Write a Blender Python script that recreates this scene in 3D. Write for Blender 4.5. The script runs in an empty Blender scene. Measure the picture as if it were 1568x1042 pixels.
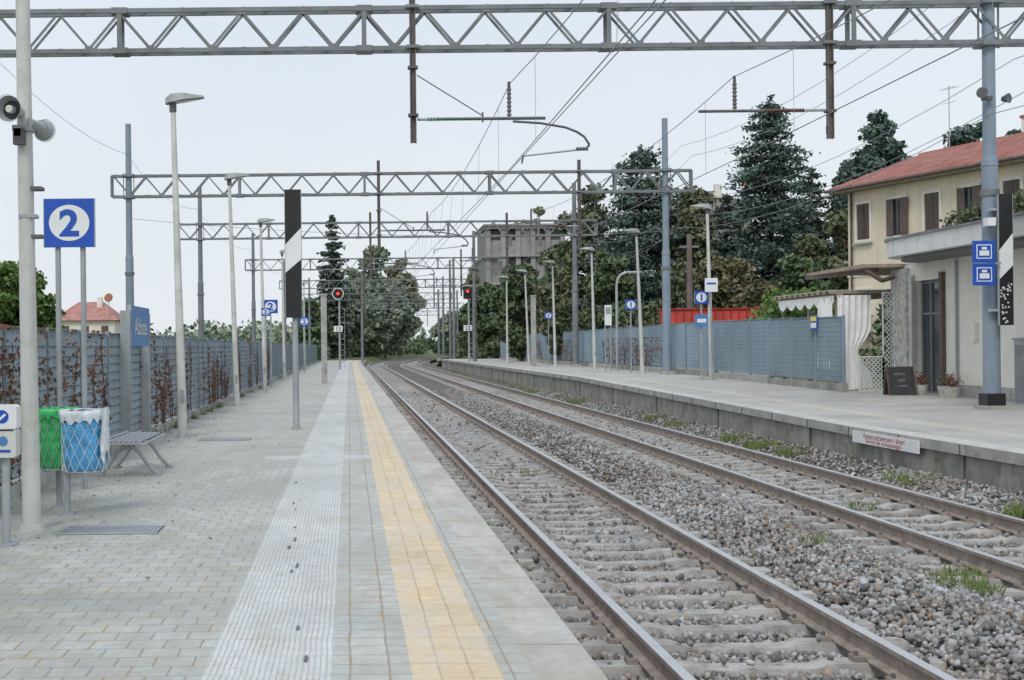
import bpy, math, random
import numpy as np
from mathutils import Vector, Matrix, Euler
random.seed(7); rng=np.random.default_rng(7)
scene=bpy.context.scene
# ------------------------------------------------------------------ materials
def new_mat(name):
    m=bpy.data.materials.new(name); m.use_nodes=True
    nt=m.node_tree; b=nt.nodes['Principled BSDF']; return m,nt,b
def N(nt,t,**kw):
    n=nt.nodes.new(t)
    for k,v in kw.items(): setattr(n,k,v)
    return n
def c4(c,s=1.0): return (min(1,c[0]*s),min(1,c[1]*s),min(1,c[2]*s),1)
def pos(nt):
    return N(nt,'ShaderNodeNewGeometry').outputs['Position']
def noise(nt,scale,detail=4,vec=None,rough=.55):
    n=N(nt,'ShaderNodeTexNoise'); n.inputs['Scale'].default_value=scale; n.inputs['Detail'].default_value=detail
    n.inputs['Roughness'].default_value=rough
    nt.links.new(vec if vec is not None else pos(nt),n.inputs['Vector']); return n.outputs['Fac']
def ramp(nt,fac,stops):
    r=N(nt,'ShaderNodeValToRGB'); e=r.color_ramp.elements
    while len(e)<len(stops): e.new(.5)
    for i,(p,c) in enumerate(stops):
        e[i].position=p; e[i].color=c if len(c)==4 else (*c,1)
    nt.links.new(fac,r.inputs['Fac']); return r.outputs['Color']
def mix(nt,fac,a,b,mode='MIX'):
    m=N(nt,'ShaderNodeMixRGB',blend_type=mode)
    for sock,v in ((m.inputs[0],fac),(m.inputs[1],a),(m.inputs[2],b)):
        if hasattr(v,'is_linked'): nt.links.new(v,sock)
        else: sock.default_value=v if not isinstance(v,tuple) or len(v)==4 else (*v,1)
    return m.outputs[0]
def bump(nt,b,h,strength=.3,dist=.02):
    n=N(nt,'ShaderNodeBump'); n.inputs['Strength'].default_value=strength; n.inputs['Distance'].default_value=dist
    nt.links.new(h,n.inputs['Height']); nt.links.new(n.outputs['Normal'],b.inputs['Normal'])
def M(name,col,rough=.65,metal=0,var=.2,scale=2.5,bmp=0,bs=30,stain=None,samt=.5,streak=0):
    m,nt,b=new_mat(name)
    f=noise(nt,scale,6)
    c=ramp(nt,f,[(.3,c4(col,1-var)),(.7,c4(col,1+var))])
    if stain:
        f2=noise(nt,scale*2.3,8,rough=.7)
        fr=ramp(nt,f2,[(.5,(0,0,0,1)),(.68,(samt,samt,samt,1))])
        c=mix(nt,fr,c,(*stain,1))
    if streak:   # rain streaks running down the face
        mp=N(nt,'ShaderNodeMapping'); mp.inputs['Scale'].default_value=(2.2,2.2,.16); nt.links.new(pos(nt),mp.inputs['Vector'])
        f3=noise(nt,1.6,7,mp.outputs[0],.7); c=mix(nt,ramp(nt,f3,[(.5,(0,0,0,1)),(.72,(streak,)*3+(1,))]),c,c4(col,.55))
    nt.links.new(c,b.inputs['Base Color']); b.inputs['Roughness'].default_value=rough; b.inputs['Metallic'].default_value=metal
    if bmp: bump(nt,b,noise(nt,bs,5),bmp,.01)
    return m
steel=M('painted_steel_grey',(.19,.21,.225),.55,.0,.25,1.5,stain=(.17,.12,.09),samt=.5)
steel_l=M('mast_bluegrey',(.23,.29,.36),.5,0,.15,1.2,stain=(.28,.29,.30),samt=.5,streak=.5)
steel_d=M('dark_steel',(.11,.115,.125),.5,0,.3,3,stain=(.15,.08,.055),samt=.5)
steel_b=M('brown_steel',(.13,.115,.11),.6,0,.3,2,stain=(.17,.09,.06),samt=.6)
polew=M('pole_offwhite',(.59,.60,.57),.5,0,.12,2.0,stain=(.42,.38,.30),samt=.55,streak=.5)
poleg=M('pole_grey',(.34,.37,.38),.5,0,.15,2.0,stain=(.26,.24,.21),samt=.4,streak=.4)
galv=M('galvanised',(.40,.43,.46),.45,.3,.15,6)
blue=M('sign_blue',(.014,.085,.46),.4,0,.06,3)
blue2=M('sign_blue_pale',(.09,.23,.48),.4,0,.12,3)
white=M('sign_white',(.78,.80,.80),.45,0,.04,3)
black=M('signal_black',(.014,.014,.016),.4,0,.2,3)
redm=M('red_paint',(.45,.03,.025),.5,0,.2,3)
concrete=M('concrete',(.40,.395,.37),.85,0,.2,1.8,.4,40,stain=(.20,.19,.16),samt=.7)
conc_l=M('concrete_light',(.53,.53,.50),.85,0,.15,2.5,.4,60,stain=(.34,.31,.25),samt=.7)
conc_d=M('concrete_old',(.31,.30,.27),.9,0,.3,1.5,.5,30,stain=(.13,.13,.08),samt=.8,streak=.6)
fence_m=M('fence_bluegrey',(.25,.31,.36),.55,0,.2,.8,stain=(.26,.16,.11),samt=.5)
fence_r=M('fence_bluegrey_pale',(.26,.35,.42),.5,0,.15,.5,stain=(.32,.38,.41),samt=.5,streak=.4)
rail_side=M('rail_rust',(.31,.26,.225),.7,.1,.3,8,stain=(.22,.14,.10),samt=.6)
rail_top=M('rail_steel',(.60,.61,.63),.35,.6,.08,4)
sleeper_m=M('sleeper_concrete',(.385,.375,.36),.85,0,.3,3.5,.5,50,stain=(.22,.175,.14),samt=.8)
cream=M('wall_cream',(.78,.69,.53),.85,0,.08,.8,.1,60,stain=(.64,.56,.43),samt=.5,streak=.35)
creamw=M('wall_offwhite',(.80,.77,.69),.85,0,.07,.9,.1,60,stain=(.64,.60,.52),samt=.5,streak=.3)
brown=M('shutter_brown',(.12,.085,.07),.6,0,.3,4)
glass,nt,b=new_mat('glass_dark'); b.inputs['Base Color'].default_value=(.05,.065,.075,1); b.inputs['Roughness'].default_value=.08
cloth=M('white_cloth',(.80,.80,.78),.8,0,.07,5)
wood=M('wood_grey',(.33,.27,.21),.8,0,.25,5)
ins_r=M('insulator_red',(.11,.035,.035),.35,0,.2,9)
ins_g=M('insulator_green',(.05,.17,.12),.35,0,.2,9)
bark=M('bark',(.085,.065,.05),.9,0,.3,3,.6,12)
bagblue=M('bin_bag_blue',(.09,.38,.68),.28,0,.4,11,1,22)
baggreen=M('bin_bag_green',(.05,.43,.13),.28,0,.4,11,1,22)
bagwhite=M('bin_bag_white',(.72,.77,.81),.28,0,.18,14,1,24)
wire_m=M('wire',(.27,.29,.31),.5,.2,.1,1)
chalk=M('chalkboard',(.045,.045,.05),.6,0,.4,14)
terr=M('terracotta',(.35,.14,.08),.8,0,.2,9)
redwall=M('red_screen',(.52,.07,.055),.7,0,.25,1,streak=.5)
oldb=M('old_building_grey',(.33,.32,.315),.9,0,.25,.3,stain=(.24,.22,.21),samt=.7,streak=.5)
em,nt,b=new_mat('signal_red_light'); b.inputs['Base Color'].default_value=(.8,.02,.01,1)
b.inputs['Emission Color'].default_value=(1,.06,.04,1); b.inputs['Emission Strength'].default_value=1.8

def paver(name,c1,c2,mort,w,h,ms=.008,off=.5,orange=.5,rough=.6,pat=.35,dirt=(.30,.27,.22),damt=.35):
    m,nt,b=new_mat(name)
    p=pos(nt)
    br=N(nt,'ShaderNodeTexBrick'); br.offset=off
    br.inputs['Scale'].default_value=1; br.inputs['Brick Width'].default_value=w; br.inputs['Row Height'].default_value=h
    br.inputs['Mortar Size'].default_value=ms; br.inputs['Mortar Smooth'].default_value=.5; br.inputs['Bias'].default_value=0
    br.inputs['Color1'].default_value=(*c1,1); br.inputs['Color2'].default_value=(*c2,1); br.inputs['Mortar'].default_value=(*mort,1)
    nv=N(nt,'ShaderNodeTexNoise'); nv.inputs['Scale'].default_value=2.2; nv.inputs['Detail'].default_value=4; nt.links.new(p,nv.inputs['Vector'])
    vm=N(nt,'ShaderNodeVectorMath',operation='MULTIPLY_ADD'); vm.inputs[1].default_value=(.026,.026,0)
    nt.links.new(nv.outputs['Color'],vm.inputs[0]); nt.links.new(p,vm.inputs[2]); nt.links.new(vm.outputs[0],br.inputs['Vector'])
    col=br.outputs['Color']
    n1=noise(nt,.55,6); col=mix(nt,pat,col,ramp(nt,n1,[(.35,(.45,.46,.43,1)),(.5,(.86,.87,.85,1)),(.62,(1,1,1,1))]),'MULTIPLY')
    n3=noise(nt,9,5,rough=.7); col=mix(nt,.5,col,ramp(nt,n3,[(.3,(.60,.60,.58,1)),(.6,(1,1,1,1))]),'MULTIPLY')
    mp=N(nt,'ShaderNodeMapping'); mp.inputs['Scale'].default_value=(1.6,.45,1); nt.links.new(p,mp.inputs['Vector'])
    n5=noise(nt,1.7,9,mp.outputs[0],.72); fd=ramp(nt,n5,[(.44,(0,0,0,1)),(.62,(damt,)*3+(1,))]); col=mix(nt,fd,col,(*dirt,1))
    n2=noise(nt,2.6,9,rough=.78); f=ramp(nt,n2,[(.49,(0,0,0,1)),(.60,(1,1,1,1))])
    fj=mix(nt,1,f,mix(nt,1,br.outputs['Fac'],(.12,.12,.12,1),'ADD'),'MULTIPLY')
    fj=mix(nt,1,fj,(orange,)*3+(1,),'MULTIPLY')
    col=mix(nt,fj,col,(.38,.25,.10,1))
    n6=noise(nt,23,2); col=mix(nt,ramp(nt,n6,[(.69,(0,0,0,1)),(.75,(.5,.5,.5,1))]),col,(.16,.15,.13,1))
    nt.links.new(col,b.inputs['Base Color'])
    rr=ramp(nt,n1,[(.35,(rough-.2,)*3+(1,)),(.6,(rough+.15,)*3+(1,))]); nt.links.new(rr,b.inputs['Roughness'])
    inv=N(nt,'ShaderNodeMath',operation='SUBTRACT'); inv.inputs[0].default_value=1; nt.links.new(br.outputs['Fac'],inv.inputs[1])
    ad=N(nt,'ShaderNodeMath',operation='MULTIPLY_ADD'); ad.inputs[1].default_value=.4
    nt.links.new(n3,ad.inputs[0]); nt.links.new(inv.outputs[0],ad.inputs[2])
    bump(nt,b,ad.outputs[0],.45,.006)
    return m
pav=paver('grey_pavers',(.47,.485,.46),(.55,.56,.535),(.31,.31,.28),.20,.20,.007,.5,1.0,.55,.5,(.33,.32,.27),.5)
pav_n=paver('grey_pavers_narrow',(.50,.515,.49),(.575,.585,.56),(.35,.34,.30),.198,.20,.008,0,1.0,.55,.4,(.36,.34,.29),.5)
strip=paver('tactile_pale',(.64,.67,.67),(.69,.71,.71),(.50,.51,.50),.030,.40,.005,0,.5,.55,.3,(.45,.45,.42),.55)
yel=paver('tactile_yellow',(.74,.57,.36),(.79,.65,.46),(.58,.44,.28),.148,.30,.007,0,.5,.6,.35,(.60,.54,.45),.85)
slab=paver('edge_slab',(.54,.525,.49),(.61,.59,.56),(.30,.27,.23),.7,1.0,.012,0,.35,.8,.5,(.38,.33,.28),.7)
pav1=paver('asphalt_pavers',(.49,.48,.46),(.55,.54,.52),(.42,.41,.39),1.2,1.0,.01,.5,.3,.8,.45,(.40,.38,.34),.5)
yel1=paver('faded_yellow_line',(.58,.545,.47),(.62,.57,.48),(.5,.47,.42),.3,.3,.008,0,.3,.8,.4,(.5,.48,.45),.9)
tile,nt,b=new_mat('roof_tiles_red')
wv=N(nt,'ShaderNodeTexWave',bands_direction='X'); wv.inputs['Scale'].default_value=4; wv.inputs['Distortion'].default_value=.6
nt.links.new(N(nt,'ShaderNodeTexCoord').outputs['Object'],wv.inputs['Vector'])
col=mix(nt,.5,ramp(nt,noise(nt,1.5,9,rough=.7),[(.3,(.36,.155,.13,1)),(.5,(.52,.25,.215,1)),(.7,(.60,.34,.30,1))]),ramp(nt,wv.outputs['Fac'],[(0,(.55,.55,.55,1)),(.6,(1,1,1,1))]),'MULTIPLY')
nt.links.new(col,b.inputs['Base Color']); b.inputs['Roughness'].default_value=.85; bump(nt,b,wv.outputs['Fac'],.5,.05)
def ballast_mat():
    m,nt,b=new_mat('ballast'); v=N(nt,'ShaderNodeTexVoronoi'); v.inputs['Scale'].default_value=19; nt.links.new(pos(nt),v.inputs['Vector'])
    bw=N(nt,'ShaderNodeSeparateColor'); nt.links.new(v.outputs['Color'],bw.inputs[0])
    c=ramp(nt,bw.outputs[0],[(0,(.18,.17,.16,1)),(.5,(.33,.325,.32,1)),(1,(.54,.54,.54,1))])
    c=mix(nt,1,c,ramp(nt,v.outputs['Distance'],[(.0,(1,1,1,1)),(.55,(.4,.37,.34,1))]),'MULTIPLY')
    c=mix(nt,.5,c,ramp(nt,noise(nt,.5,5),[(.4,(.66,.57,.50,1)),(.6,(1,1,1,1))]),'MULTIPLY')
    nt.links.new(c,b.inputs['Base Color']); b.inputs['Roughness'].default_value=.9
    iv=N(nt,'ShaderNodeMath',operation='SUBTRACT'); iv.inputs[0].default_value=1; nt.links.new(v.outputs['Distance'],iv.inputs[1])
    bump(nt,b,iv.outputs[0],1,.04); return m
ballast=ballast_mat()
stone,nt,b=new_mat('ballast_stone'); g=N(nt,'ShaderNodeNewGeometry')
c=ramp(nt,g.outputs['Random Per Island'],[(0,(.16,.155,.15,1)),(.3,(.28,.275,.27,1)),(.6,(.41,.415,.42,1)),(.83,(.55,.56,.575,1)),(.91,(.37,.28,.21,1)),(1,(.66,.65,.63,1))])
c=mix(nt,.5,c,ramp(nt,noise(nt,25,5),[(.3,(.6,.6,.6,1)),(.7,(1,1,1,1))]),'MULTIPLY')
c=mix(nt,.6,c,ramp(nt,noise(nt,.7,5),[(.4,(.64,.54,.47,1)),(.58,(1,1,1,1))]),'MULTIPLY')
nt.links.new(c,b.inputs['Base Color']); b.inputs['Roughness'].default_value=.85
def leafmat(name,cols,amt=.5):
    m,nt,b=new_mat(name); g=N(nt,'ShaderNodeNewGeometry')
    st=[(i/(len(cols)-1),(*c,1)) for i,c in enumerate(cols)]
    c=ramp(nt,g.outputs['Random Per Island'],st)
    c=mix(nt,amt,c,ramp(nt,noise(nt,.55,4),[(.38,(.45,.5,.55,1)),(.62,(1.0,1.0,1.0,1))]),'MULTIPLY')
    nt.links.new(c,b.inputs['Base Color']); b.inputs['Roughness'].default_value=.7
    b.inputs['Specular IOR Level'].default_value=.2
    return m
lf_con=leafmat('conifer_foliage',[(.085,.13,.115),(.125,.18,.155),(.17,.225,.185)],.45)
lf_con2=leafmat('conifer_foliage_dark',[(.08,.115,.095),(.11,.155,.12),(.15,.19,.145)])
lf_g=leafmat('foliage_green',[(.09,.135,.075),(.13,.185,.095),(.18,.235,.12)])
lf_m=leafmat('foliage_mixed',[(.10,.13,.085),(.14,.18,.105),(.19,.205,.115),(.25,.215,.12)])
lf_y=leafmat('foliage_autumn',[(.13,.15,.095),(.19,.195,.115),(.27,.23,.125),(.26,.165,.115)])
lf_far=leafmat('foliage_haze_tint',[(.20,.26,.20),(.26,.32,.23),(.32,.36,.25)],.35)  # far trees: distance haze painted into the leaf colours as paler greens
lf_far2=leafmat('foliage_haze_tint_autumn',[(.24,.28,.20),(.32,.33,.22),(.40,.36,.23)],.35)  # autumn tones, likewise lightened in the base colour to imitate haze
lf_b=leafmat('foliage_bright',[(.11,.18,.05),(.165,.255,.075),(.215,.31,.10)])
lf_red=leafmat('creeper_brown',[(.18,.08,.05),(.27,.13,.08),(.16,.11,.075),(.34,.13,.07)])
grassm=leafmat('weed_green',[(.12,.18,.05),(.18,.26,.075),(.27,.29,.13)],.3)
soil,nt,b=new_mat('ground_grass')
c=ramp(nt,noise(nt,.35,8),[(.35,(.09,.13,.05,1)),(.55,(.15,.18,.08,1)),(.7,(.21,.18,.13,1))])
c=mix(nt,.6,c,ramp(nt,noise(nt,6,6),[(.3,(.55,.55,.55,1)),(.7,(1,1,1,1))]),'MULTIPLY')
nt.links.new(c,b.inputs['Base Color']); b.inputs['Roughness'].default_value=.95; bump(nt,b,noise(nt,5,6),.6,.1)

# ------------------------------------------------------------------ mesh builder
class MB:
    def __init__(s): s.v=[];s.f=[];s.m=[];s.sm=[];s.mats=[];s.M=None
    def mi(s,mat):
        if mat not in s.mats: s.mats.append(mat)
        return s.mats.index(mat)
    def add(s,vs,fs,mat,smooth=False):
        o=len(s.v); k=s.mi(mat)
        for p in vs:
            p=Vector(p)
            if s.M is not None: p=s.M@p
            s.v.append(tuple(p))
        for f in fs: s.f.append(tuple(i+o for i in f)); s.m.append(k); s.sm.append(smooth)
    def box(s,c,d,mat,rz=0,bev=0):
        hx,hy,hz=d[0]/2,d[1]/2,d[2]/2; cs,sn=math.cos(rz),math.sin(rz); vs=[]
        for z in(-hz,hz):
            for x,y in((-hx,-hy),(hx,-hy),(hx,hy),(-hx,hy)):
                vs.append((c[0]+x*cs-y*sn,c[1]+x*sn+y*cs,c[2]+z))
        s.add(vs,[(0,3,2,1),(4,5,6,7),(0,1,5,4),(1,2,6,5),(2,3,7,6),(3,0,4,7)],mat)
    def bx(s,x0,x1,y0,y1,z0,z1,mat): s.box(((x0+x1)/2,(y0+y1)/2,(z0+z1)/2),(x1-x0,y1-y0,z1-z0),mat)
    def bar(s,p0,p1,w,h,mat):
        p0=Vector(p0);p1=Vector(p1);d=(p1-p0).normalized()
        up=Vector((0,1,0)) if abs(d.y)<.9 else Vector((0,0,1))
        a=d.cross(up).normalized(); bb=a.cross(d).normalized(); vs=[]
        for p in(p0,p1):
            for i,j in((-1,-1),(1,-1),(1,1),(-1,1)): vs.append(p+a*i*h/2+bb*j*w/2)
        s.add(vs,[(0,3,2,1),(4,5,6,7),(0,1,5,4),(1,2,6,5),(2,3,7,6),(3,0,4,7)],mat)
    def cyl(s,p0,p1,r0,r1,mat,n=12,caps=True,smooth=True):
        p0=Vector(p0);p1=Vector(p1);d=(p1-p0).normalized()
        up=Vector((0,0,1)) if abs(d.z)<.9 else Vector((1,0,0))
        a=d.cross(up).normalized(); bb=a.cross(d).normalized(); vs=[]
        for p,r in((p0,r0),(p1,r1)):
            for i in range(n):
                t=2*math.pi*i/n; vs.append(p+a*math.cos(t)*r+bb*math.sin(t)*r)
        s.add(vs,[(i,(i+1)%n,n+(i+1)%n,n+i) for i in range(n)],mat,smooth)
        if caps: s.add(vs,[tuple(range(n))[::-1],tuple(range(n,2*n))],mat)
    def path(s,pts,r,mat,n=6):
        for a,b_ in zip(pts[:-1],pts[1:]): s.cyl(a,b_,r,r,mat,n,True)
    def insul(s,p0,p1,r,mat,k=6):
        p0=Vector(p0);p1=Vector(p1); s.cyl(p0,p1,r*.6,r*.6,mat,8)
        for i in range(k):
            a=p0.lerp(p1,(i+.2)/k);b_=p0.lerp(p1,(i+.8)/k); s.cyl(a,b_,r,r*.7,mat,10)
    def raw(s,V,F,mat):
        o=len(s.v);k=s.mi(mat); s.v+= [tuple(p) for p in V.tolist()]
        s.f+=[tuple(f) for f in (F+o).tolist()]; s.m+=[k]*len(F); s.sm+=[False]*len(F)
    def text(s,body,size,o,right,up,mat,off=0.0):
        cu=bpy.data.curves.new('t','FONT'); cu.body=body; cu.size=size; cu.align_x='CENTER'; cu.align_y='CENTER'; cu.offset=off
        cu.resolution_u=4
        ob=bpy.data.objects.new('t',cu); scene.collection.objects.link(ob)
        dg=bpy.context.evaluated_depsgraph_get(); me=bpy.data.meshes.new_from_object(ob.evaluated_get(dg))
        o=Vector(o);right=Vector(right);up=Vector(up)
        ys=[v.co.y for v in me.vertices]; cy=(max(ys)+min(ys))/2 if ys else 0
        s.add([o+right*v.co.x+up*(v.co.y-cy) for v in me.vertices],[tuple(p.vertices) for p in me.polygons],mat)
        bpy.data.objects.remove(ob); bpy.data.curves.remove(cu); bpy.data.meshes.remove(me)
    def disc(s,c,r,right,up,mat,n=32,sx=1):
        c=Vector(c);right=Vector(right);up=Vector(up)
        s.add([c+right*math.cos(2*math.pi*i/n)*r*sx+up*math.sin(2*math.pi*i/n)*r for i in range(n)],[tuple(range(n))],mat)
    def done(s,name):
        me=bpy.data.meshes.new(name); me.from_pydata(s.v,[],s.f)
        for m in s.mats: me.materials.append(m)
        me.polygons.foreach_set('material_index',s.m); me.polygons.foreach_set('use_smooth',s.sm); me.update()
        ob=bpy.data.objects.new(name,me); scene.collection.objects.link(ob); return ob
RX=(1,0,0);UZ=(0,0,1)
def lerp_tab(x,tab):
    if x<=tab[0][0]: return tab[0][1]
    for (a,va),(b_,vb) in zip(tab[:-1],tab[1:]):
        if x<=b_: return va+(vb-va)*(x-a)/(b_-a)
    return tab[-1][1]
def dv(y): return 0 if y<130 else (min(y,330)-130)**2/1000.0   # track curves to the right
def z1(y): return lerp_tab(y,[(22,.18),(48,.42)])               # level of far platform
ys_fine=[-8,0,6,12,18,24,30,36,42,48,60,75,90,105,120,130]+list(range(136,331,6))
def sheet(name,xs,ys,mats,zf,curve=True):
    mb=MB()
    for y in ys:
        for x in xs: mb.v.append((x+(dv(y) if curve else 0),y,zf(x,y)))
    n=len(xs)
    for j in range(len(ys)-1):
        for i in range(n-1):
            mb.f.append((j*n+i,j*n+i+1,(j+1)*n+i+1,(j+1)*n+i)); mb.m.append(mb.mi(mats[i])); mb.sm.append(False)
    return mb
# ------------------------------------------------------------------ ground
gp=[(-1500,-.1),(-200,-.1),(-40,-.1),(-8,-.1),(-3.9,-.15),(-2.5,-.70),(9.5,-.70),(12.9,-.05),(16,.1),(40,.2),(200,.2),(1500,.2)]
sheet('g',[p[0] for p in gp],[-200,-60]+ys_fine+[420,700,1600],[soil]*(len(gp)-1),lambda x,y:lerp_tab(x,gp)).done('ground')
bp=[(.9,-.62),(1.45,-.615),(1.95,-.605),(3.5,-.605),(3.9,-.59),(4.1,-.54),(4.65,-.47),(5.15,-.54),(5.35,-.59),(5.8,-.605),(7.4,-.605),(7.75,-.57),(8.05,-.46),(8.48,-.34),(8.9,-.34)]
sheet('b',[p[0] for p in bp],ys_fine,[ballast]*(len(bp)-1),lambda x,y:lerp_tab(x,bp)).done('ballast_bed')
def np_mesh(name,V,F,mats):
    me=bpy.data.meshes.new(name); nf,k=F.shape
    me.vertices.add(len(V)); me.vertices.foreach_set('co',V.astype(np.float32).ravel())
    me.loops.add(nf*k); me.loops.foreach_set('vertex_index',F.astype(np.int32).ravel())
    me.polygons.add(nf); me.polygons.foreach_set('loop_start',np.arange(0,nf*k,k,dtype=np.int32))
    for m in mats: me.materials.append(m)
    me.update(calc_edges=True); me.validate()
    ob=bpy.data.objects.new(name,me); scene.collection.objects.link(ob); return ob
t=(1+5**.5)/2
ico=np.array([(-1,t,0),(1,t,0),(-1,-t,0),(1,-t,0),(0,-1,t),(0,1,t),(0,-1,-t),(0,1,-t),(t,0,-1),(t,0,1),(-t,0,-1),(-t,0,1)],float); ico/=np.linalg.norm(ico[0])
icf=np.array([(0,11,5),(0,5,1),(0,1,7),(0,7,10),(0,10,11),(1,5,9),(5,11,4),(11,10,2),(10,7,6),(7,1,8),(3,9,4),(3,4,2),(3,2,6),(3,6,8),(3,8,9),(4,9,5),(2,4,11),(6,2,10),(8,6,7),(9,8,1)])
octv=np.array([(1,0,0),(-1,0,0),(0,1,0),(0,-1,0),(0,0,1),(0,0,-1)],float); octf=np.array([(0,2,4),(2,1,4),(1,3,4),(3,0,4),(2,0,5),(1,2,5),(3,1,5),(0,3,5)])
# angular crushed-rock hull: cube-like with chamfer variation
cubv=np.array([(x,y,z) for x in(-.62,.62) for y in(-.62,.62) for z in(-.62,.62)],float); cubf=np.array([(0,1,3),(0,3,2),(4,6,7),(4,7,5),(0,4,5),(0,5,1),(2,3,7),(2,7,6),(0,2,6),(0,6,4),(1,5,7),(1,7,3)])
bx_=np.array([p[0] for p in bp]);bz_=np.array([p[1] for p in bp])
def stones(y0,y1,dens,smin,smax,bv,bf):
    n=int((y1-y0)*7.25*dens); x=rng.uniform(1.2,8.45,n); y=rng.uniform(y0,y1,n)
    ph=(y/.6)%1.0; on=(np.abs(ph-.5)<.19)&(((x>1.5)&(x<3.95))|((x>5.36)&(x<7.8)))
    keep=(~on)|(rng.random(n)<.05)
    rail=np.zeros(n,bool)
    for rx in(1.97,3.47,5.83,7.33): rail|=np.abs(x-rx)<.085
    keep&=~rail; x=x[keep];y=y[keep];on=on[keep]; n=len(x)
    s=rng.uniform(smin,smax,n)*np.where(rng.random(n)<.12,1.35,1)
    z=np.interp(x,bx_,bz_)+s*.35+np.where(on,.085,0)+rng.uniform(-.004,.022,n)
    z+=np.where((x>3.95)&(x<5.36),rng.uniform(0,.03,n),0)
    sc=s[:,None]*rng.uniform(.55,1.2,(n,3))
    nv=len(bv); loc=bv[None]*(1+rng.uniform(-.33,.33,(n,nv,1)))
    loc=loc*sc[:,None,:]
    q=rng.normal(size=(n,4)); q/=np.linalg.norm(q,axis=1)[:,None]; w,a,b2,c=q.T
    R=np.stack([1-2*(b2*b2+c*c),2*(a*b2-c*w),2*(a*c+b2*w),2*(a*b2+c*w),1-2*(a*a+c*c),2*(b2*c-a*w),2*(a*c-b2*w),2*(b2*c+a*w),1-2*(a*a+b2*b2)],-1).reshape(n,3,3)
    loc=np.einsum('nij,nvj->nvi',R,loc)+np.stack([x,y,z],-1)[:,None,:]
    F=(bf[None]+(np.arange(n)*nv)[:,None,None]).reshape(-1,3)
    return loc.reshape(-1,3),F
V1,F1=stones(6.5,20,300,.017,.032,ico,icf); V3,F3=stones(6.5,20,230,.020,.036,cubv,cubf); V2,F2=stones(20,62,130,.026,.044,octv,octf)
np_mesh('ballast_stones',np.vstack([V1,V3,V2]),np.vstack([F1,F3+len(V1),F2+len(V1)+len(V3)]),[stone])
# ------------------------------------------------------------------ platforms
def platform2():
    xs=[-3.8,-.74,-.10,.29,.735,.88,1.22]; ys=[y for y in ys_fine if y<=160]
    mb=sheet('p',xs,ys,[pav,strip,pav_n,yel,pav_n,slab],lambda x,y:0.0)
    for a,b_ in zip(ys[:-1],ys[1:]):
        da,db=dv(a),dv(b_)
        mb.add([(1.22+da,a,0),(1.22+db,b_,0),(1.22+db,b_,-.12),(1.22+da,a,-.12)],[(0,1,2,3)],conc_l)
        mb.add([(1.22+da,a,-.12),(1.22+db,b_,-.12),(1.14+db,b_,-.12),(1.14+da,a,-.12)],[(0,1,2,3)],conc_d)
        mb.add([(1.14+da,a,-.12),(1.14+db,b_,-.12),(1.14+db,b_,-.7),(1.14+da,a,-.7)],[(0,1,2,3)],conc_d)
    e=ys[-1];d=dv(e); mb.add([(-3.8+d,e,0),(1.22+d,e,0),(1.22+d,e+5,-.6),(-3.8+d,e+5,-.6)],[(0,1,2,3)],conc_d)
    for yc in(19,47):
        mb.bx(-1.25,-.742,yc-.3,yc+.3,-.02,.004,strip); mb.bx(-.098,.288,yc-.3,yc+.3,-.02,.004,strip)
    # chips broken out of the guide strip
    for x,y,l in((-.59,13.4,.12),(-.55,12.9,.07),(-.47,10.8,.22),(-.50,10.4,.16),(-.40,9.5,.2),(-.43,9.3,.1),(-.31,7.4,.12),(-.24,6.65,.14),(-.5,11.6,.06),(-.65,15.4,.2)):
        mb.add([(x-.011,y,.0045),(x+.007,y-.02,.0045),(x+.013,y+l*.5,.0045),(x+.004,y+l,.0045),(x-.009,y+l*.8,.0045)],[(0,1,2,3,4)],steel_d)
    return mb.done('platform_pavement')
platform2()
def platform1():
    xs=[8.4,8.8,9.75,10.1,14.8]; ys=[-8,6,12,18,22,26,30,34,38,42,48,60,75,90,105,120]
    mb=sheet('p',xs,ys,[conc_l,pav1,yel1,pav1],lambda x,y:z1(y),False)
    for a,b_ in zip(ys[:-1],ys[1:]):
        za,zb=z1(a),z1(b_)
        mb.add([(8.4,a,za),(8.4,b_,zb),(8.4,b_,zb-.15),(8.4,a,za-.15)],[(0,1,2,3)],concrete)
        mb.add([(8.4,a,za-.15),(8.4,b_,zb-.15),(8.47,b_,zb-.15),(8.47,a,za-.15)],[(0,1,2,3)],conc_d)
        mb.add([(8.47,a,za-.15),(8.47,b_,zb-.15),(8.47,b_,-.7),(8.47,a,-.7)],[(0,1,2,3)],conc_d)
    for y in range(0,120,2):
        mb.bx(8.385,8.401,y-.008,y+.008,z1(y)-.15,z1(y)-.01,steel_d)
        if y%6==0: mb.bx(8.44,8.471,y-.01,y+.01,-.5,z1(y)-.15,steel_d)
    mb.add([(8.4,120,.42),(14.3,120,.42),(14.3,128,-.5),(8.4,128,-.5)],[(0,1,2,3)],conc_d)
    return mb.done('platform_pavement')
platform1()
for x,y,w,d in((-2.12,11.55,.88,.5),(-2.2,22.9,.9,.5)):
    mb=MB(); mb.bx(x-w/2,x+w/2,y-d/2,y+d/2,-.03,.005,steel_d)
    for i in range(26):
        xx=x-w/2+.03+i*(w-.06)/25; mb.bx(xx-.010,xx+.010,y-d/2+.03,y+d/2-.03,.0052,.012,galv)
    mb.bx(x-w/2,x+w/2,y-d/2,y-d/2+.03,.0052,.014,galv); mb.bx(x-w/2,x+w/2,y+d/2-.03,y+d/2,.0052,.014,galv)
    mb.done('drain_grating')
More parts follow.
